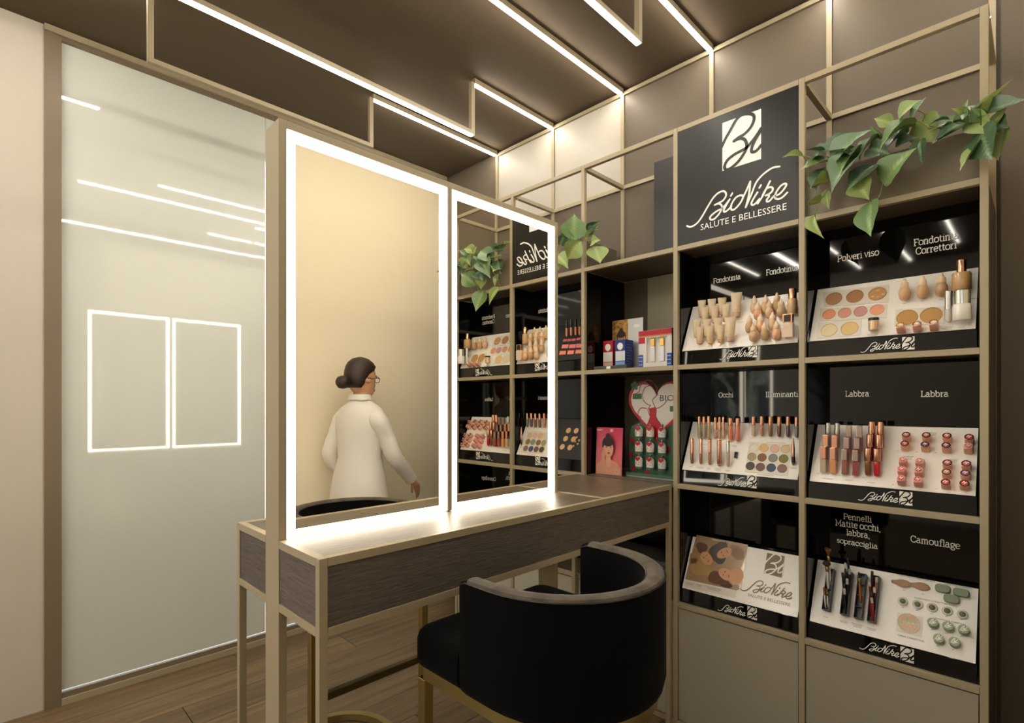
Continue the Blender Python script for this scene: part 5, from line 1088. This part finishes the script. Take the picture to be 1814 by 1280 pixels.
# ============================================================ PERSON (seen in the mirror), local: +Y forward, +X right hand side
def person():
    t = thing('person', 'woman with dark low bun and white coat, walking, seen in the left mirror panel', 'person', (.215, 1.645, 0), math.radians(-12)); t.scale = (.98, .98, .985)
    SKN = CM((214, 162, 126), .55); COAT = mat('white cotton coat', (232, 228, 220), .8, bump=((14, 14, 5), .4)); HAIR = mat('dark brown hair', (48, 32, 24), .5, bump=((90, 90, 12), .5)); TR = CM((60, 58, 62), .8); SH = CM((225, 222, 216), .5)
    # skeleton: name -> (pos, radius)
    J = {'pel': ((0, 0, .95), .125), 'wst': ((0, .005, 1.08), .105), 'chs': ((0, .005, 1.24), .125), 'nck': ((0, .0, 1.40), .052), 'nk2': ((0, .015, 1.46), .047),
         'hed': ((0, .03, 1.53), .07),
         'shL': ((-.15, 0, 1.345), .042), 'elL': ((-.20, .10, 1.09), .038), 'wrL': ((-.165, .29, .915), .024), 'haL': ((-.155, .345, .868), .024),
         'shR': ((.15, 0, 1.345), .042), 'elR': ((.205, -.06, 1.085), .038), 'wrR': ((.205, .10, .90), .024), 'haR': ((.20, .15, .855), .024),
         'hpL': ((-.09, 0, .90), .085), 'knL': ((-.095, .13, .50), .055), 'anL': ((-.09, -.02, .10), .036), 'toL': ((-.09, .10, .04), .034),
         'hpR': ((.09, 0, .90), .085), 'knR': ((.095, -.02, .48), .055), 'anR': ((.09, -.22, .13), .036), 'toR': ((.09, -.11, .04), .034)}
    E_ = [('pel', 'wst'), ('wst', 'chs'), ('chs', 'nck'), ('nck', 'nk2'), ('nk2', 'hed'), ('chs', 'shL'), ('shL', 'elL'), ('elL', 'wrL'), ('wrL', 'haL'), ('chs', 'shR'), ('shR', 'elR'), ('elR', 'wrR'), ('wrR', 'haR'), ('pel', 'hpL'), ('hpL', 'knL'), ('knL', 'anL'), ('anL', 'toL'), ('pel', 'hpR'), ('hpR', 'knR'), ('knR', 'anR'), ('anR', 'toR')]
    def skin(verts, edges, radii, sub=2):
        me = bpy.data.meshes.new('sk'); me.from_pydata(verts, edges, []); o = bpy.data.objects.new('sk', me); COL.objects.link(o)
        md = o.modifiers.new('s', 'SKIN'); md.use_smooth_shade = True
        for i, r in enumerate(radii): me.skin_vertices[0].data[i].radius = (r, r)
        me.skin_vertices[0].data[0].use_root = True
        o.modifiers.new('u', 'SUBSURF').levels = sub
        dg = bpy.context.evaluated_depsgraph_get(); m2 = bpy.data.meshes.new_from_object(o.evaluated_get(dg)); bpy.data.objects.remove(o); return m2
    names = list(J); idx = {n: i for i, n in enumerate(names)}
    body = skin([J[n][0] for n in names], [(idx[a], idx[b]) for a, b in E_], [J[n][1] for n in names])
    bm = bmesh.new(); bm.from_mesh(body)
    # hands: fingers as separate chains rooted in the palm
    for s_, (w_, h_) in ((-1, ('wrL', 'haL')), (1, ('wrR', 'haR'))):
        W0, H0 = Vector(J[w_][0]), Vector(J[h_][0]); f = (H0-W0).normalized(); side = Vector((0, 0, 1)).cross(f).normalized(); dn = f.cross(side).normalized()
        if dn.z > 0: dn = -dn
        ac = side.cross(f).normalized(); across = f.cross(Vector((1, 0, 0))).normalized()
        for k, L in enumerate((.068, .076, .071, .056)):
            b0_ = H0+across*(.024-.016*k)+f*.012; p1 = b0_+f*L*.45+Vector((-s_*.006, 0, -.004)); p2 = b0_+f*L*.78+Vector((-s_*.016, 0, -.012)); p3 = b0_+f*L+Vector((-s_*.028, 0, -.022))
            m2 = skin([H0-f*.005+across*(.012-.008*k), b0_, p1, p2, p3], [(0, 1), (1, 2), (2, 3), (3, 4)], [.010, .0085, .008, .0072, .006], 1); bm.from_mesh(m2)
        th0 = W0+f*.03; m2 = skin([th0, th0+across*.028+f*.015, th0+across*.042+f*.04+Vector((-s_*.01, 0, 0)), th0+across*.045+f*.062+Vector((-s_*.018, 0, 0))], [(0, 1), (1, 2), (2, 3)], [.013, .011, .009, .0075], 1); bm.from_mesh(m2)
    # head: lofted sections, with nose, chin, ears
    hz = 1.455; q = MB(); rings = []; n = 24
    for (z, rx, yf, yb_) in ((.0, .03, .06, -.02), (.012, .042, .085, -.035), (.035, .054, .098, -.06), (.07, .064, .102, -.085), (.105, .070, .104, -.095), (.14, .073, .103, -.098), (.175, .070, .097, -.092), (.205, .056, .08, -.074), (.226, .034, .05, -.045), (.235, .01, .015, -.012)):
        cy, ry = (yf+yb_)/2, (yf-yb_)/2; ring = []
        for i in range(n):
            a = 2*PI*i/n; x = rx*math.cos(a); y = cy+ry*math.sin(a)
            if abs(a-PI/2) < .2:
                if .05 < z < .12: y += .020 if z < .09 else .010
                elif abs(z-.035) < .01: y += .006
            if abs(abs(a-PI/2)-.45) < .16 and abs(z-.105) < .01: y -= .007
            ring.append(Vector((x, y+.01, hz+z)))
        rings.append(ring)
    q.loft(rings); hm = bpy.data.meshes.new('h'); q.bm.to_mesh(hm); q.bm.free(); bm.from_mesh(hm)
    for s_ in (-1, 1):
        q = MB().lathe([(0, -.008), (.013, -.005), (.015, .003), (.008, .008), (0, .009)], 10, sy=1.7); m2 = bpy.data.meshes.new('e'); q.bm.to_mesh(m2); q.bm.free()
        m2.transform(Matrix.Translation((s_*.072, .005, hz+.10)) @ Matrix.Rotation(s_*PI/2*.85, 4, 'Y')); bm.from_mesh(m2)
    me = bpy.data.meshes.new('body'); bm.to_mesh(me); bm.free()
    o = bpy.data.objects.new('body_tmp', me); COL.objects.link(o); rm = o.modifiers.new('r', 'REMESH'); rm.mode = 'VOXEL'; rm.voxel_size = .0046; sm = o.modifiers.new('m', 'SMOOTH'); sm.iterations = 3; sm.factor = .5
    dg = bpy.context.evaluated_depsgraph_get(); m2 = bpy.data.meshes.new_from_object(o.evaluated_get(dg)); bpy.data.objects.remove(o)
    m2.materials.clear(); m2.materials.append(SKN); m2.polygons.foreach_set('use_smooth', [True]*len(m2.polygons)); link('body', m2, t)
    # face details
    for s_ in (-1, 1):
        MB().lathe([(0, -.009), (.0085, -.004), (.0105, .002), (.008, .007), (0, .0095)], 12, c=(s_*.03, .1, hz+.108)).build('eye', CM((236, 232, 226), .2), t, True)
        MB().lathe([(0, -.004), (.004, 0), (0, .004)], 10, c=(s_*.03, .1085, hz+.108)).build('iris', CM((60, 40, 26), .2), t, True)
        MB().tube([(s_*.014, .113, hz+.128), (s_*.03, .112, hz+.133), (s_*.046, .098, hz+.128)], .0028, 6).build('eyebrow', HAIR, t, True)
    q = MB(); q.tube([(-.022, .104, hz+.042), (-.008, .1135, hz+.046), (.008, .1135, hz+.046), (.022, .104, hz+.042)], .0042, 8, flat=.8); q.tube([(-.018, .104, hz+.037), (0, .113, hz+.035), (.018, .104, hz+.037)], .0048, 8); q.build('lips', CM((184, 92, 84), .4), t, True)
    # glasses temple seen in profile
    q = MB(); 
    for s_ in (-1, 1):
        q.tube([(s_*.075, .0, hz+.115), (s_*.077, .06, hz+.117), (s_*.066, .108, hz+.115)], .0022, 6)
        q.tube([(s_*.035+.024*math.cos(a), .119-.008*abs(math.cos(a)), hz+.108+.018*math.sin(a)) for a in [2*PI*i/14 for i in range(15)]], .0018, 6)
    q.tube([(-.012, .121, hz+.112), (.012, .121, hz+.112)], .0018, 6); q.build('glasses', M_BLACKCAP, t, True)
    # hair: cap over the skull and a low bun
    rings = []
    for (z, rx, y0_, y1_) in ((.055, .058, -.075, -.03), (.075, .070, -.098, -.005), (.10, .077, -.108, .012), (.13, .080, -.112, .04), (.16, .081, -.112, .085), (.19, .075, -.105, .103), (.215, .062, -.09, .085), (.236, .042, -.062, .055), (.248, .012, -.02, .012)):
        cy, ry = (y0_+y1_)/2, (y1_-y0_)/2; rings.append([Vector((rx*math.cos(2*PI*i/24), cy+.012+ry*math.sin(2*PI*i/24), hz+z)) for i in range(24)])
    MB().loft(rings).build('hair', HAIR, t, True)
    MB().lathe([(0, -.04), (.025, -.034), (.04, -.012), (.042, .008), (.032, .03), (.012, .04), (0, .041)], 16, c=(0, -.13, hz+.085), sy=1.05).build('hair_bun', HAIR, t, True)
    # coat: torso shell
    rings = []
    for (z, rx, ry, cy) in ((.62, .225, .17, .01), (.72, .215, .162, .0), (.86, .20, .15, -.005), (.98, .178, .135, -.005), (1.08, .152, .118, .0), (1.16, .16, .122, .005), (1.26, .178, .13, .008), (1.33, .188, .115, .005), (1.365, .18, .098, .0), (1.39, .15, .085, .0), (1.41, .105, .074, .0), (1.425, .075, .062, .005), (1.44, .062, .056, .01)):
        rings.append([Vector((rx*math.cos(2*PI*i/36)*(1+.012*math.sin(7*2*PI*i/36+z*9)*(z < 1.1)), cy+ry*math.sin(2*PI*i/36)*(1+.02*math.sin(5*2*PI*i/36+z*14)*(z < 1.15)), z+.006*math.sin(2*PI*i/12))) for i in range(36)])
    q = MB().loft(rings, caps=False); c_ = q.build('coat', COAT, t, True); sd = c_.modifiers.new('t', 'SOLIDIFY'); sd.thickness = .003
    for s_, (a, b, c) in ((-1, ('shL', 'elL', 'wrL')), (1, ('shR', 'elR', 'wrR'))):
        A, Bp, C_ = Vector(J[a][0]), Vector(J[b][0]), Vector(J[c][0]); P = catmull([A+Vector((-s_*.045, 0, -.005)), A+Vector((s_*.008, 0, -.035)), (A+Bp)/2, Bp, (Bp+C_)/2, C_-(C_-Bp)*.04], 5)
        q = MB(); rings = []; N = len(P)
        for i, p in enumerate(P):
            td = (P[min(i+1, N-1)]-P[max(i-1, 0)]).normalized(); u = td.cross(Vector((1, 0, 0))).normalized(); v = td.cross(u); r = (.046+.016*min(1, i/5) if i < 6 else .062-.022*(i-5)/(N-6))+.0022*math.sin(i*2.3)
            rings.append([p+(u*math.cos(2*PI*k/16)+v*math.sin(2*PI*k/16))*r for k in range(16)])
        q.loft(rings).build('sleeve', COAT, t, True)
    q = MB(); 
    q.loft([[Vector((r*math.cos(2*PI*i/24), .006+r*.92*math.sin(2*PI*i/24)+dy, z)) for i in range(24)] for r, z, dy in ((.066, 1.425, 0), (.062, 1.455, .0), (.058, 1.47, .0), (.068, 1.468, -.004), (.078, 1.435, -.004))], caps=False).build('collar', COAT, t, True)
    for s_, (a, b, c) in ((-1, ('hpL', 'knL', 'anL')), (1, ('hpR', 'knR', 'anR'))):
        A, Bp, C_ = (Vector(J[k][0]) for k in (a, b, c)); P = catmull([A, (A+Bp)/2, Bp, (Bp+C_)/2, C_+Vector((0, 0, .01))], 4); N = len(P)
        MB().loft([[p+Vector((math.cos(2*PI*k/14)*r, math.sin(2*PI*k/14)*r, 0)) for k in range(14)] for p, r in ((p, .098-.045*i/(N-1)) for i, p in enumerate(P))]).build('trouser_leg', TR, t, True)
    for a, h0 in ((('anL', 'toL'), 0), (('anR', 'toR'), .0)):
        A, C_ = Vector(J[a[0]][0]), Vector(J[a[1]][0]); x = A.x
        MB().loft([[Vector((x+rx*math.cos(2*PI*i/16), (A.y+C_.y)/2+.01+ry*math.sin(2*PI*i/16), z)) for i in range(16)] for z, rx, ry in ((.001, .043, .125), (.02, .046, .13), (.05, .045, .122), (.075, .042, .095), (.095, .04, .07))]).build('shoe', SH, t, True)
person()

# ============================================================ OUTSIDE THE WINDOW
struct(B('ground_outside', mat('pavement', (150, 148, 142), .8), None, -9, 9, -14, -3.5, -.15, -.06))
t = thing('street_tree', 'leafy tree outside the window, seen only as a reflection in the black panels', 'tree', (1.5, -6.0, -.06))
MB().tube([(0, 0, 0), (.05, 0, .9), (-.1, .05, 1.7), (.1, 0, 2.4)], .12, 10, .07).build('trunk', CM((96, 84, 70), .9), t, True)
for k in range(5):
    a = k*1.3; MB().tube([(0, 0, 1.5+.15*k), (.5*math.cos(a), .4*math.sin(a), 2.0+.15*k), (1.0*math.cos(a), .8*math.sin(a), 2.5+.1*k)], .05, 7, .02).build('branch', CM((96, 84, 70), .9), t, True)
q = MB()
for k in range(900):
    a, r_, z = random.uniform(0, 2*PI), random.uniform(0, 1.4), random.gauss(2.3, .45); c = Vector((r_*math.cos(a), r_*math.sin(a), z)); u = Vector((random.uniform(-1, 1), random.uniform(-1, 1), random.uniform(-1, 1))).normalized()*.06; v = u.cross(Vector((.3, .2, 1))).normalized()*.04
    q.poly([c-u, c+v, c+u, c-v])
tag(q.build('foliage', CM((84, 110, 60), .7), t), kind='stuff')
t = thing('pale_house', 'low pale building across the street outside the window', 'building', (-1, -11, -.06))
MB().box(0, 6, 0, 1, 0, 2.6).build('wall', CM((206, 204, 196), .8), t); MB().box(-.1, 6.1, -.1, 1.15, 2.6001, 2.75).build('roof', CM((150, 146, 140), .8), t)
for k in range(3): MB().box(.6+1.9*k, 1.7+1.9*k, 1.001, 1.03, .9, 2.0).build('window', CM((90, 100, 108), .2), t)
